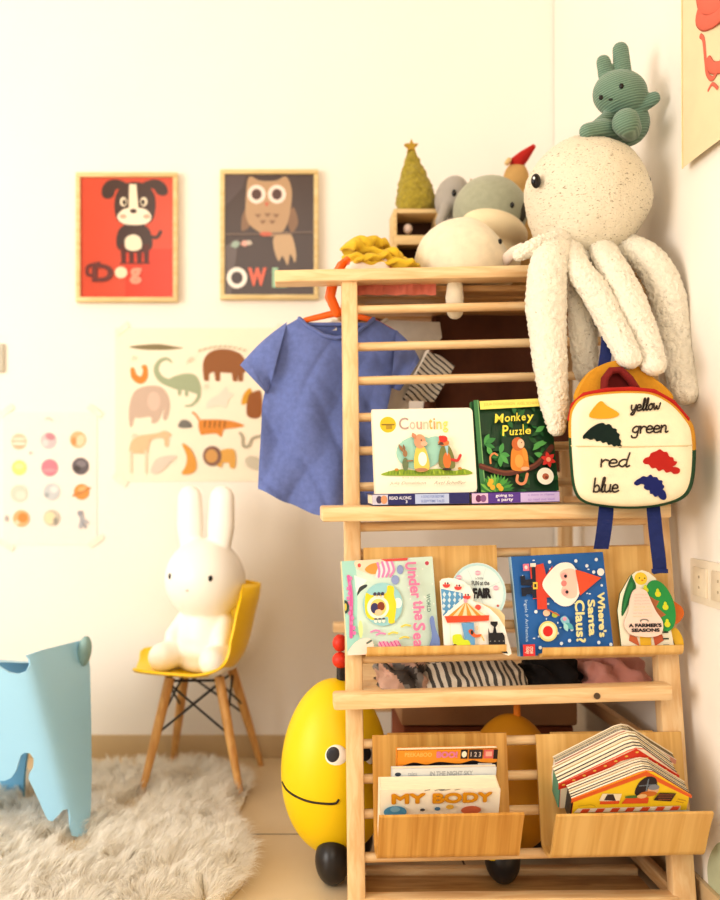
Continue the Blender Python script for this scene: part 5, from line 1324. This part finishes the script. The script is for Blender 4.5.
# ================================================================ SHEEPSKIN RUG
rug = thing('sheepskin_rug', 'fluffy cream sheepskin rug under the chair and blue stool', 'rug', (-.40, 1.82, 0))
edge_px = [(95, 775), (150, 770), (205, 770), (236, 778), (247, 790), (242, 810), (230, 826), (242, 842), (250, 862), (243, 885), (224, 905), (200, 916), (184, 908), (166, 922), (120, 944), (40, 950), (-60, 930), (-110, 880), (-90, 830), (-20, 800), (50, 782)]
edge = [Vector(G(*p)) for p in edge_px]
ec = catmull(edge, True, 5)
XY = np.array([(p.x, p.y) for p in ec])
def inside(px, py):
    x, y = XY[:, 0], XY[:, 1]; x2, y2 = np.roll(x, -1), np.roll(y, -1)
    out = np.zeros(len(px), bool)
    for a0, b0, a1, b1 in zip(x, y, x2, y2):
        c = ((b0 > py) != (b1 > py)); 
        xi = a0+(py-b0)/(b1-b0 if abs(b1-b0) > 1e-9 else 1e-9)*(a1-a0)
        out ^= (c & (px < xi))
    return out
mb = MB(); k = len(ec); 
mb.add([p+Vector((0, 0, .001)) for p in ec]+[p+Vector((0, 0, .010)) for p in ec], [tuple(range(k)), tuple(range(k, 2*k))]+[(i, (i+1) % k, k+(i+1) % k, k+i) for i in range(k)])
mb.out('hide', mat('cream hide', '#d8c49c', .95, var=.1), rug, smooth=False)
rg = np.random.default_rng(5)
NB = 90000
cand = np.column_stack([rg.uniform(XY[:, 0].min(), XY[:, 0].max(), NB*3), rg.uniform(XY[:, 1].min(), XY[:, 1].max(), NB*3)])
cand = cand[inside(cand[:, 0], cand[:, 1])]
cand = cand[:NB]
nb = len(cand)
# distance and outward direction to the outline
dmin = np.full(nb, 9.); dirx = np.zeros(nb); diry = np.zeros(nb)
for a_ in XY:
    d = np.hypot(cand[:, 0]-a_[0], cand[:, 1]-a_[1]); mk_ = d < dmin
    dmin[mk_] = d[mk_]; dirx[mk_] = (a_[0]-cand[mk_, 0])/np.maximum(d[mk_], 1e-4); diry[mk_] = (a_[1]-cand[mk_, 1])/np.maximum(d[mk_], 1e-4)
ew = np.clip(1-dmin/.05, 0, 1)
ang = np.array([noise.noise(Vector((x*9, y*9, 1)))*4.5+noise.noise(Vector((x*30, y*30, 2)))*2.2 for x, y in cand])
lean = np.array([.55+.5*noise.noise(Vector((x*14, y*14, 5))) for x, y in cand])
# strands gather into locks
lock = np.array([noise.noise(Vector((x*55, y*55, 8))) for x, y in cand])
hx = np.cos(ang)*lean*(1-ew)+dirx*ew*1.1; hy = np.sin(ang)*lean*(1-ew)+diry*ew*1.1
hx += lock*.28; hy += np.roll(lock, 7)*.1
ln = rg.uniform(.030, .052, nb)*(1-.25*ew)*(1+.25*lock); w = rg.uniform(.0009, .0016, nb)
press = np.ones(nb)      # the legs standing on it press the pile flat
for lx, ly, r_ in ((-.435, 1.70, .085), (-.50, 1.71, .05), (-.59, 1.97, .06), (-.352, 1.94, .085), (-.114, 1.925, .085), (-.309, 2.19, .06)):
    press = np.minimum(press, np.clip((np.hypot((cand[:, 0]-lx)*1.8, cand[:, 1]-ly)/r_)**2, .22, 1))
ln = ln*press
base = np.column_stack([cand, np.full(nb, .009)])
def tip(t, curl):
    z = ln*t*np.sqrt(np.maximum(.05, 1-(np.minimum(.93, np.hypot(hx, hy)*.75*t**.6))**2))
    return np.column_stack([base[:, 0]+hx*ln*t*(.5+.5*t)*curl, base[:, 1]+hy*ln*t*(.5+.5*t)*curl, base[:, 2]+z])
m1, m2, m3 = tip(.4, 1), tip(.75, 1.05), tip(1.0, 1.15)
m3[:, 2] -= .006*rg.uniform(0, 1, nb)
sa = rg.uniform(0, 2*PI, nb); sx = np.column_stack([np.cos(sa)*w/2, np.sin(sa)*w/2, np.zeros(nb)])
V = np.stack([base-sx, base+sx, m1-sx, m1+sx, m2-sx*.8, m2+sx*.8, m3], 1).reshape(-1, 3)-np.array([-.40, 1.82, 0])
V[:, 2] = np.maximum(V[:, 2], .002)
I = (np.arange(nb)*7)[:, None]
quads = np.concatenate([I+np.array([[0, 1, 3, 2]]), I+np.array([[2, 3, 5, 4]])], 0)
tris = I+np.array([[4, 5, 6]])
me = bpy.data.meshes.new('pile')
nq, ntri = len(quads), len(tris)
me.vertices.add(len(V)); me.vertices.foreach_set('co', V.astype(np.float32).ravel())
me.loops.add(nq*4+ntri*3); me.loops.foreach_set('vertex_index', np.concatenate([quads.ravel(), tris.ravel()]).astype(np.int32))
me.polygons.add(nq+ntri)
me.polygons.foreach_set('loop_start', np.concatenate([np.arange(nq)*4, nq*4+np.arange(ntri)*3]).astype(np.int32))
me.update(calc_edges=True); me.validate()
at = me.color_attributes.new('Col', 'FLOAT_COLOR', 'POINT')
lc = np.array(lin('#fffaf0')); lt = np.array(lin('#fffdf8')); 
tv = np.tile(np.array([0, 0, .4, .4, .75, .75, 1.0]), nb)[:, None]; sh = np.repeat(1-.05*np.clip(-lock, 0, 1), 7)[:, None]
cv = (lc*(1-tv)+lt*tv)*sh; cv[:, 3] = 1
at.data.foreach_set('color', cv.astype(np.float32).ravel())
me.polygons.foreach_set('use_smooth', [True]*len(me.polygons))
fm = printed('cream fleece strands', .8, var=.05, spec=.15)
nt = fm.node_tree; bs = nt.nodes['Principled BSDF']; tl = nt.nodes.new('ShaderNodeBsdfTranslucent'); ms = nt.nodes.new('ShaderNodeMixShader'); ms.inputs[0].default_value = .58
nt.links.new(bs.inputs['Base Color'].links[0].from_socket, tl.inputs['Color']); nt.links.new(bs.outputs[0], ms.inputs[1]); nt.links.new(tl.outputs[0], ms.inputs[2])
nt.links.new(ms.outputs[0], nt.nodes['Material Output'].inputs['Surface'])
me.materials.append(fm)
po = bpy.data.objects.new('pile', me); COL.objects.link(po); po.parent = rug; tag(po, kind='stuff')
# ================================================================ YELLOW ROUND TOYS
toy_y = mat('yellow toy vinyl', '#f2cc05', .45, var=.02, vscale=8)
toy_shade = mat('shaded yellow toy vinyl', '#dc9a1c', .5, var=.04, vscale=8)  # yellow darkened to amber; shade inside the shelf is put into the colour
rub = mat('black toy rubber', '#2c2724', .35, var=.05)
def round_toy(label, px, Y, ztop, zbot, rx, body_m, face, fpos):
    x = YX(px, Y); cz = (ztop+zbot)/2; rz = (ztop-zbot)/2
    t = thing('round_toy', label, 'toy', (x, Y, 0))
    fn = lambda p: Vector((p.x*(1-.07*p.z), p.y*(1-.07*p.z), p.z))
    b = MB().ell((x, Y, cz), (rx, rx*.92, rz), seg=64, rings=48, fn=fn).out('body', body_m, t, angle=180)
    for c in (Vector((x+fpos[0], Y+fpos[1], .045+fpos[2])), Vector((x+.045, Y+.045, .045))):
        MB().ell(c, (.032, .040, .0445), seg=28, rings=20).out('foot', rub, t, angle=180)
    def surf(u, w):      # u, w in units of the body, point on the front skin
        r_ = max(0, 1-w*w-(u/(1-.07*w))**2)
        return Vector((x+u*rx, Y-rx*.92*math.sqrt(r_)*(1-.07*w), cz+w*rz))
    if face:
        e = MB().ell(surf(-.02, .27)+Vector((0, .004, 0)), (.021, .008, .022), seg=24, rings=16).out('eye', mat('white eye vinyl', '#f6f2ea', .3), t)
        MB().ell(surf(-.075, .30)+Vector((0, -.002, 0)), (.013, .005, .0145), seg=20, rings=12).out('pupil', mat('grey pupil', '#3a3a42', .3), e)
        e2 = MB().ell(surf(.52, .27)+Vector((0, .004, 0)), (.0195, .008, .0205), seg=24, rings=16).out('eye', mat('white eye vinyl', '#f6f2ea', .3), t)
        MB().ell(surf(.48, .29)+Vector((0, -.002, 0)), (.0125, .005, .014), seg=20, rings=12).out('pupil', mat('grey pupil', '#3a3a42', .3), e2)
        P = [surf(u, w)+Vector((0, -.0006, 0)) for u, w in ((-.972, -.14), (-.90, -.18), (-.75, -.205), (-.5, -.225), (-.2, -.225), (-.04, -.215), (.01, -.18))]
        MB().tube(catmull(P, False, 6), .0021, 8).out('mouth', mat('black mouth line', '#2a1c14', .6), t, angle=180)
    return t, x, cz, rz
YT1 = 1.632
t1, x1, cz1, rz1 = round_toy('bright yellow egg shaped toy with eye and smile behind the left post', 335, YT1, CH+(CY-678.5)*YT1/FPX, CH+(CY-853)*YT1/FPX, .1035, toy_y, True, (-.008, -.055, 0))
s_ = MB().tube([U(341, 685, YT1), U(341, 664, YT1)], .0085, 14, cap='flat').out('stem', rub, t1)
MB().ell(U(340.5, 660, YT1-.004), (.016, .016, .0155)).out('red_ball', mat('red toy rubber', '#dc3a22', .45, var=.03), s_, angle=180)
MB().ell(U(340, 643, YT1-.004), (.0145, .0145, .0165)).out('red_ball', mat('red toy rubber', '#dc3a22', .45, var=.03), s_, angle=180)
YT2 = 1.655
t2, x2, cz2, rz2 = round_toy('yellow round toy with shade painted into its colour, half hidden behind the lower book holders', 511, YT2, CH+(CY-714)*YT2/FPX, CH+(CY-850)*YT2/FPX, .088, toy_shade, False, (-.040, -.092, .0095))
MB().tube([U(517, 724, YT2), U(517, 704, YT2), U(517, 696, YT2)], [.008, .0065, .0065], 12).out('stem', mat('orange toy stem', '#e0821a', .5), t2)
MB().ell(U(497, 853, YT2-.095), (.022, .030, .018), M=Matrix.Rotation(R(-15), 3, 'Y')).out('yellow_patch', toy_y, t2, angle=180)
# ================================================================ WALL PICTURES
def print_frame(label, px0, py0, px1, py1, draw, bg):
    Yw = WY-.003; d = .016
    TLp, TRp, BLp, BRp = U(px0, py0, Yw-d), U(px1, py0, Yw-d), U(px0, py1, Yw-d), U(px1, py1, Yw-d)
    root = thing('framed_picture', label, 'picture', ((TLp.x+TRp.x)/2, Yw, BLp.z), 'framed pictures on the back wall')
    W = TRp.x-TLp.x; Hh = TLp.z-BLp.z; w = .0125; fm = wood('pale frame wood', '#e6cf9c', '#d6ba80', 'X', .5, 12, 8)
    cx = (TLp.x+TRp.x)/2; cz = (TLp.z+BLp.z)/2
    for z in (TLp.z-w/2, BLp.z+w/2): MB().box((cx, Yw-d/2, z), (W, d, w), .0015).out('frame_rail', fm, root)
    for x in (TLp.x+w/2, TRp.x-w/2): MB().box((x, Yw-d/2, cz), (w, d, Hh-2*w), .0015).out('frame_rail', fm, root)
    o = Vector((TLp.x+w, Yw-d+.006, BLp.z+w)); X = Vector((1, 0, 0)); Zv = Vector((0, 0, 1)); N = Vector((0, -1, 0))
    iw, ih = W-2*w, Hh-2*w
    mb = MB().slab([(0, 0), (iw, 0), (iw, ih), (0, ih)], o, X, Zv, N, .004, bg)
    draw().into(mb, o+N*.0001, X*iw, Zv*ih, N)
    mb.out('print', printed('glazed print', .22, var=.02), root, True, smooth=False)
def dog():
    A = Art((52, 66), (288, 66), (50, 378)); A.rect(40, 60, 300, 390, '#cd5238'); A.rect(164, 252, 300, 390, '#d24228')
    c = '#4a342c'
    A.blob([(172, 84), (148, 72), (124, 74), (108, 90), (106, 112), (118, 122), (134, 116), (142, 98), (160, 94)], c); A.blob([(206, 84), (232, 72), (254, 74), (270, 88), (274, 106), (262, 114), (246, 108), (238, 96), (220, 94)], c)
    A.blob([(150, 182), (138, 150), (142, 112), (160, 86), (190, 78), (220, 86), (240, 112), (242, 150), (230, 182), (190, 194)], c); A.blob([(145, 250), (150, 200), (190, 185), (225, 200), (232, 250), (190, 262)], c)
    A.stroke([(228, 220), (245, 222), (255, 208)], 9, c)
    for x in (160, 180, 200, 218): A.poly([(x-8, 240), (x+8, 240), (x+6, 285), (x+10, 291), (x-10, 291), (x-5, 285)], '#5c2a20')
    A.poly([(176, 84), (194, 84), (200, 160), (174, 160)], '#f0e0c4'); A.blob([(145, 170), (160, 150), (188, 145), (218, 150), (232, 170), (215, 188), (165, 188)], '#f3e4cc'); A.ell(186, 154, 9, 6, c); A.ell(160, 168, 9, 6, '#e8a890'); A.ell(220, 168, 9, 6, '#e8a890')
    A.ell(161, 130, 9, 12, '#f0e0c4'); A.ell(163, 131, 5, 7, '#2a1c18'); A.ell(213, 130, 9, 12, '#f0e0c4'); A.ell(211, 131, 5, 7, '#2a1c18')
    A.blob([(166, 250), (166, 225), (186, 215), (204, 225), (206, 250), (186, 258)], '#ecdcc2')
    A.text('D', 80, 292, 134, 338, '#6e3a34', .04); A.stroke([(98, 290), (70, 298), (68, 318), (84, 322)], 8, '#6e3a34'); A.ell(154, 314, 16, 15, '#f0d8b8'); A.text('g', 176, 302, 206, 344, '#e79a80', .05)
    return A
def owl():
    A = Art((425, 66), (652, 66), (425, 374)); A.rect(410, 60, 670, 390, '#4e3d36'); A.poly([(425, 66), (480, 66), (470, 100), (425, 150)], '#5a4a48'); A.poly([(425, 250), (460, 230), (440, 374), (425, 374)], '#6a5c58')
    c = '#b99772'; d_ = '#8a684c'
    A.blob([(468, 210), (470, 170), (485, 150), (490, 195)], d_); A.blob([(600, 150), (612, 190), (595, 215), (585, 180)], d_)
    A.blob([(488, 72), (515, 82), (555, 82), (582, 72), (596, 110), (590, 170), (575, 210), (545, 225), (510, 212), (480, 180), (480, 110)], c)
    A.blob([(552, 225), (590, 215), (606, 260), (604, 292), (592, 270), (585, 298), (572, 275), (562, 288), (550, 255)], '#c2a27c')
    A.ell(506, 117, 23, 24, '#f2ddd0'); A.ell(558, 117, 23, 24, '#f2ddd0'); A.ell(506, 117, 13, 14, '#5a3c34'); A.ell(558, 117, 13, 14, '#5a3c34'); A.poly([(526, 138), (538, 138), (532, 150)], '#c9684c')
    for x, y in ((510, 172), (534, 170), (556, 172), (522, 188), (546, 188)): A.poly([(x-9, y-4), (x+9, y-4), (x, y+6)], '#8f6c50')
    A.stroke([(425, 220), (540, 218), (655, 214)], 4, '#7a6456'); A.ell(530, 219, 16, 6, '#c9684c'); A.leaf(440, 250, 26, 9, -20, '#9fb0a0'); A.leaf(465, 245, 22, 8, -10, '#e2a898'); A.leaf(478, 240, 18, 7, 10, '#c8b8a8')
    A.ell(456, 331, 26, 27, '#f2e8dc'); A.ell(456, 331, 15, 16, '#4a3a36'); A.text('W', 484, 305, 532, 352, '#e0694c', .06); A.text('L', 546, 305, 582, 356, '#9fc2a0', .06)
    return A
print_frame('framed red dog print, left of the two pictures on the back wall', 75.5, 172, 177.5, 301.5, dog, '#d9543a')
print_frame('framed dark brown owl print, right of the two pictures on the back wall', 220, 169, 318.5, 299, owl, '#4e3d36')
def wall_poster(name, label, px0, py0, px1, py1, A, bg, tape):
    Yw = WY-.0015
    BL, BR, TL = U(px0, py1, Yw), U(px1, py1, Yw), U(px0, py0, Yw)
    X = Vector((1, 0, 0)); Zv = Vector((0, 0, 1)); N = Vector((0, -1, 0)); W = BR.x-BL.x; Hh = TL.z-BL.z
    root = thing(name, label, 'poster', (BL.x+W/2, WY, BL.z))
    mb = MB().slab([(0, 0), (W, 0), (W, Hh), (0, Hh)], BL, X, Zv, N, .0017, bg); A.into(mb, BL+N*.0001, X*W, Zv*Hh, N, .00008)
    mb.out('sheet', printed('matt poster paper', .8, var=.02), root, True, smooth=False)
    for (x, y, a_) in tape:
        c = U(x, y, Yw-.0012); MB().box(c, (.045, .0004, .016), 0, Matrix.Rotation(R(a_), 3, 'Y')).out('tape', mat('translucent tape', '#f3ebd8', .5), root, smooth=False)
A = Art((62, 72), (760, 62), (60, 685))
A.rect(50, 50, 780, 700, '#f8ecd6')
A.blob([(118, 146), (170, 138), (240, 134), (300, 142), (335, 148), (280, 156), (200, 158), (150, 154)], '#8d8161'); 
g = '#a9b394'
A.stroke([(290, 205), (270, 192), (240, 205), (228, 240), (250, 275), (300, 295)], 20, g, taper=lambda t: .4+1.2*t); A.blob([(270, 280), (330, 252), (385, 255), (408, 300), (395, 330), (350, 318), (300, 312)], g); A.stroke([(400, 305), (398, 345), (372, 375), (345, 380)], 20, g, taper=lambda t: 1-.7*t); A.ell(322, 325, 8, 14, g); A.ell(350, 328, 8, 14, g)
A.stroke([(132, 236), (140, 265), (165, 280), (182, 262), (184, 226)], 24, '#dc8f45', taper=lambda t: .7+.5*math.sin(PI*t)); A.ell(180, 226, 12, 9, '#dc8f45')
b_ = '#9a6640'
A.blob([(420, 270), (418, 200), (450, 160), (510, 150), (570, 170), (592, 215), (580, 245), (520, 245), (450, 245), (432, 275)], b_); 
for x in (430, 475, 545, 568): A.poly([(x-14, 235), (x+12, 235), (x+10, 278), (x-8, 278)], b_)
A.blob([(120, 460), (118, 390), (140, 325), (190, 302), (245, 305), (275, 340), (282, 390), (268, 435), (255, 430), (258, 390), (235, 440), (210, 450), (205, 425), (160, 430), (140, 430), (130, 462)], '#cdb5a4'); A.ell(218, 362, 26, 38, '#dcc2b2')
A.blob([(430, 385), (440, 355), (480, 330), (510, 300), (520, 320), (540, 330), (520, 350), (510, 385), (490, 375), (460, 380)], '#ecdfcf')
A.blob([(572, 370), (580, 330), (605, 305), (615, 330), (600, 360)], '#d8a23c'); A.blob([(595, 415), (598, 340), (620, 320), (650, 320), (650, 415)], '#9c6238')
A.blob([(318, 465), (325, 440), (345, 435), (365, 445), (370, 465)], '#7f7b75')
o_ = '#dc9145'
A.blob([(405, 490), (400, 440), (440, 432), (520, 435), (575, 450), (578, 458), (540, 465), (500, 472), (490, 500), (470, 488), (430, 490)], o_); A.stroke([(405, 445), (390, 418), (375, 405)], 7, o_)
for x in (425, 445, 465, 485, 505): A.stroke([(x, 438), (x-3, 462)], 5, '#8a5a30')
A.blob([(118, 560), (130, 520), (165, 500), (230, 490), (262, 480), (290, 495), (278, 505), (275, 540), (262, 540), (255, 510), (210, 515), (195, 550), (190, 570), (130, 570)], '#e4c29c')
for x in (125, 185): A.rect(x-5, 560, x+5, 650, '#ecd8c0')
A.blob([(205, 640), (225, 595), (270, 580), (310, 580), (280, 610), (250, 640), (220, 652)], '#e0d0c0')
A.blob([(330, 650), (345, 620), (350, 580), (332, 530), (365, 550), (385, 590), (388, 630), (365, 650)], '#dea04c')
A.blob([(470, 610), (480, 560), (540, 552), (545, 620), (525, 622), (520, 605), (495, 605), (490, 622)], '#e0ab5a'); A.ell(453, 578, 38, 40, '#8d6a5c'); A.ell(450, 578, 25, 27, '#d3a163')
A.stroke([(565, 485), (575, 500), (578, 535), (600, 535), (615, 505), (650, 495)], 11, '#b3aa95'); A.blob([(585, 590), (610, 575), (645, 590), (650, 630), (600, 620)], '#cfc6b2')
for k in range(10): A.stroke([(400+k*20, 160-18*math.sin(k*.32)), (410+k*20, 156-18*math.sin(k*.32+.16))], 6, '#c9b9a0', smooth=False)
for x, y in ((130, 190), (350, 200), (420, 300), (130, 500), (360, 190)): A.stroke([(x, y+10), (x+8, y-6), (x+18, y+6)], 4, '#ddd0bb')
wall_poster('animal_poster', 'cream poster of many animals taped to the wall behind the blue T-shirt', 115, 328, 288, 481.5, A, '#f8ecd6', ((122, 329, -40), (283, 331, 40), (120, 480, 35)))
A = Art((12, 322), (380, 322), (12, 842))
A.rect(0, 310, 400, 850, '#f7eae0')
def planet(x, y, r_, c, *extra):
    A.ell(x, y, r_, r_*1.02, c)
    for (dx, dy, rx_, ry_, c2, rot) in extra: A.ell(x+dx*r_, y+dy*r_, rx_*r_, ry_*r_, c2, rot)
planet(75, 438, 31, '#ecc3a8', (0, -.35, .9, .18, '#f6dccb', 0), (0, .25, .95, .16, '#f8e6d8', 0), (0, .65, .7, .12, '#e6b394', 0))
planet(191, 434, 32, '#cfc2c4', (.2, -.5, .6, .4, '#c98f98', 20), (-.4, .3, .4, .4, '#e2d5d4', 0)); planet(306, 430, 32, '#edb98c', (.3, .1, .5, .7, '#f3d4b4', 20), (-.5, .2, .3, .5, '#dd9a66', 0))
planet(76, 540, 29, '#f2de88', (0, -.2, .6, .4, '#f6e7a4', 0)); planet(195, 540, 33, '#d98a98', (0, .3, .8, .2, '#e09fa8', 0)); planet(316, 534, 33, '#6f676b', (.1, -.3, .6, .4, '#8f868a', 10), (-.4, .3, .4, .4, '#57504f', 0))
planet(75, 640, 33, '#cdd3c4', (.2, .2, .6, .5, '#d9ddd0', 0)); planet(203, 634, 32, '#c9cbcd', (.3, -.3, .5, .4, '#dfe0de', 0), (-.6, .4, .3, .3, '#a9adb0', 0)); planet(320, 634, 30, '#e09a55', (0, 0, 1.35, .25, '#c98a52', -25), (.1, -.4, .6, .3, '#ecb57c', -20))
planet(84, 738, 32, '#eeb382', (.2, -.1, .6, .6, '#e5924f', 10), (-.5, .5, .3, .3, '#f4d3b6', 0)); planet(203, 736, 31, '#c9bfae', (-.2, 0, .7, .8, '#ead9b4', 0), (.5, .4, .3, .5, '#a39c92', 0))
A.stroke([(312, 715), (322, 740), (316, 770)], 16, '#b3b3b8'); A.stroke([(322, 740), (345, 755)], 9, '#b3b3b8'); A.stroke([(320, 745), (336, 772)], 9, '#a3a3aa'); A.ell(315, 718, 11, 11, '#a3a3aa'); A.ell(26, 738, 7, 12, '#b9b4b2'); A.ell(120, 482, 6, 6, '#c4bdb8')
A.stroke([(180, 350), (190, 345), (205, 356)], 6, '#e6cfc4')
wall_poster('planet_poster', 'pale poster with rows of small round planets at the left', 3, 412, 97, 545, A, '#f7eae0', ((6, 411, -35), (95, 411, 35), (96, 541, -35), (6, 545, 30)))
# small plate at the left border of the photo
tag(MB().box(U(-10, 358, WY-.005), (.075, .010, .078), .003).out('wall_plate', mat('pale grey plate', '#c9c4b4', .5), None, loc=U(-10, 372, WY)), 'pale grey wall plate above the planet poster at the far left', 'wall plate')
# ---------------------------------------------------------------- right wall: cloth poster and socket
def Wp(px, py):      # point of the right wall
    Y = FPX*WX/(px-CX); return Vector((WX, Y, CH+(CY-py)*Y/FPX))
p0 = Wp(692, 168); top = p0.z+.62; y1 = p0.y-.46
root = thing('wall_hanging', 'cream cloth wall hanging with coral animals on the right wall', 'wall hanging', (WX, (p0.y+y1)/2, p0.z))
nx, nzv = 30, 40; mb = MB(); v = []; f = []
def hang(a_, b_): return Vector((WX-.006-.004*math.sin(a_*7+b_*2)-.010*(1-b_)*(1-a_)**3, p0.y+(y1-p0.y)*a_+.012*b_*(1-a_), p0.z+(top-p0.z)*b_))
for j in range(nzv+1):
    for i in range(nx+1): v.append(hang(i/nx, j/nzv))
for j in range(nzv):
    for i in range(nx): a_ = j*(nx+1)+i; f.append((a_, a_+1, a_+nx+2, a_+nx+1))
sheet_o = mb.add(v, f).out('cloth', mat('cream canvas', '#e6d5b0', .9, var=.03, vscale=20, bump=.2, bscale=600), root, angle=180)
MB().tube([hang(0, j/20)+Vector((-.001, 0, 0)) for j in range(21)], .0014, 6).out('hem', mat('cream canvas hem', '#e2cf9f', .9), root)
mb = MB()
def wstroke(pts, w, c):
    q = catmull([Wp(*p)+Vector((-.0145, 0, 0)) for p in pts], False, 6)
    mb.tube(q, w, 8, flat=.15, flatdir=(1, 0, 0), col=c)
cor = '#d8705c'
wstroke([(709, 36), (712, 40), (714, 60), (716, 74), (722, 78), (730, 60)], .0042, cor)
wstroke([(709, 10), (707.5, 18), (713, 23), (722, 20), (732, 12)], .013, cor); wstroke([(708, -8), (711, 4), (722, 6), (735, -4)], .014, cor)
for a_ in ((708, 14, 711, 18), (710, 20, 714, 16), (709, 5, 714, 7), (713, 0, 716, 6), (716, 23, 718, 15)): wstroke([(a_[0], a_[1]), ((a_[0]+a_[2])/2, (a_[1]+a_[3])/2+1), (a_[2], a_[3])], .002, '#3a2420')
wstroke([(717, 62), (722, 68), (735, 66)], .010, cor); wstroke([(717, 90), (721, 84), (726, 88)], .003, cor)
mb.out('printed_animal', printed('cloth print', .9), root, True, angle=180)
s0, s1 = Wp(694.5, 558), Wp(730, 604)
so = thing('wall_socket', 'white double wall socket plate beside the shelf', 'wall socket', (WX, 1.40, .54))
zc = .5*(Wp(694.5, 558).z+Wp(694.5, 601).z); hz = Wp(694.5, 558).z-Wp(694.5, 601).z
wp = mat('white switch plastic', '#efe4d0', .4, var=.02)
MB().box((WX-.004, s0.y-.072, zc), (.008, .145, hz), .002).out('plate', wp, so)
for dy in (.040, .105): 
    m1_ = MB().box((WX-.0095, s0.y-dy, zc), (.004, .048, .050), .0015).out('socket_insert', mat('cream switch insert', '#e6d8c0', .4), so)
    for z in (-.009, .009): MB().tube([(WX-.0108, s0.y-dy, zc+z), (WX-.0119, s0.y-dy, zc+z)], .0026, 10, cap='flat').out('socket_hole', mat('socket hole', '#b5a58c', .6), m1_)
# pale green sticker low on the right wall
q = catmull([Vector(p+(0,)) for p in ((708, 868), (713, 850), (722, 842), (735, 850), (738, 890), (725, 905), (712, 895))], True, 5)
P = [Wp(p.x, p.y)+Vector((-.0012, 0, 0)) for p in q]
tag(MB().add(P+[p+Vector((.0008, 0, 0)) for p in P], [tuple(range(len(P)))]+[(i, (i+1) % len(P), len(P)+(i+1) % len(P), len(P)+i) for i in range(len(P))]).out('wall_sticker', mat('pale green sticker', '#b9bfa0', .7, var=.06), None, smooth=False, loc=Wp(722, 905)), 'pale grey green leaf sticker low on the right wall', 'wall sticker')
# ================================================================ LIGHT AND CAMERA
w = bpy.data.worlds.new('soft daylight'); scene.world = w; w.use_nodes = True
w.node_tree.nodes['Background'].inputs[0].default_value = (1.0, .93, .84, 1)
w.node_tree.nodes['Background'].inputs[1].default_value = .60
def area(name, loc, target, size, sizey, power, col):
    l = bpy.data.lights.new(name, 'AREA'); l.shape = 'RECTANGLE'; l.size = size; l.size_y = sizey; l.energy = power; l.color = col
    o = bpy.data.objects.new(name, l); COL.objects.link(o); o.location = loc
    o.rotation_euler = (Vector(target)-Vector(loc)).to_track_quat('-Z', 'Y').to_euler()
    return o
area('window_light', (-2.9, -.1, 1.15), (.1, 2.0, .60), 1.7, 1.6, 92, (1.0, .955, .90))
area('room_light', (-.3, -1.3, 2.2), (.3, 1.7, .6), 1.6, 1.2, 26, (1.0, .925, .82))
cam = bpy.data.cameras.new('camera'); co = bpy.data.objects.new('camera', cam); COL.objects.link(co)
co.location = (0, 0, CH); co.rotation_euler = (R(90), 0, 0)
cam.sensor_fit = 'HORIZONTAL'; cam.sensor_width = 36; cam.lens = FPX/720*36
cam.shift_x = (360-CX)/720; cam.shift_y = (CY-450)/720
cam.clip_start = .02
cam.dof.use_dof = True; cam.dof.focus_distance = 1.47; cam.dof.aperture_fstop = 2.6
scene.camera = co
scene.view_settings.view_transform = 'Standard'; scene.view_settings.look = 'None'; scene.view_settings.exposure = -.13; scene.view_settings.gamma = .90
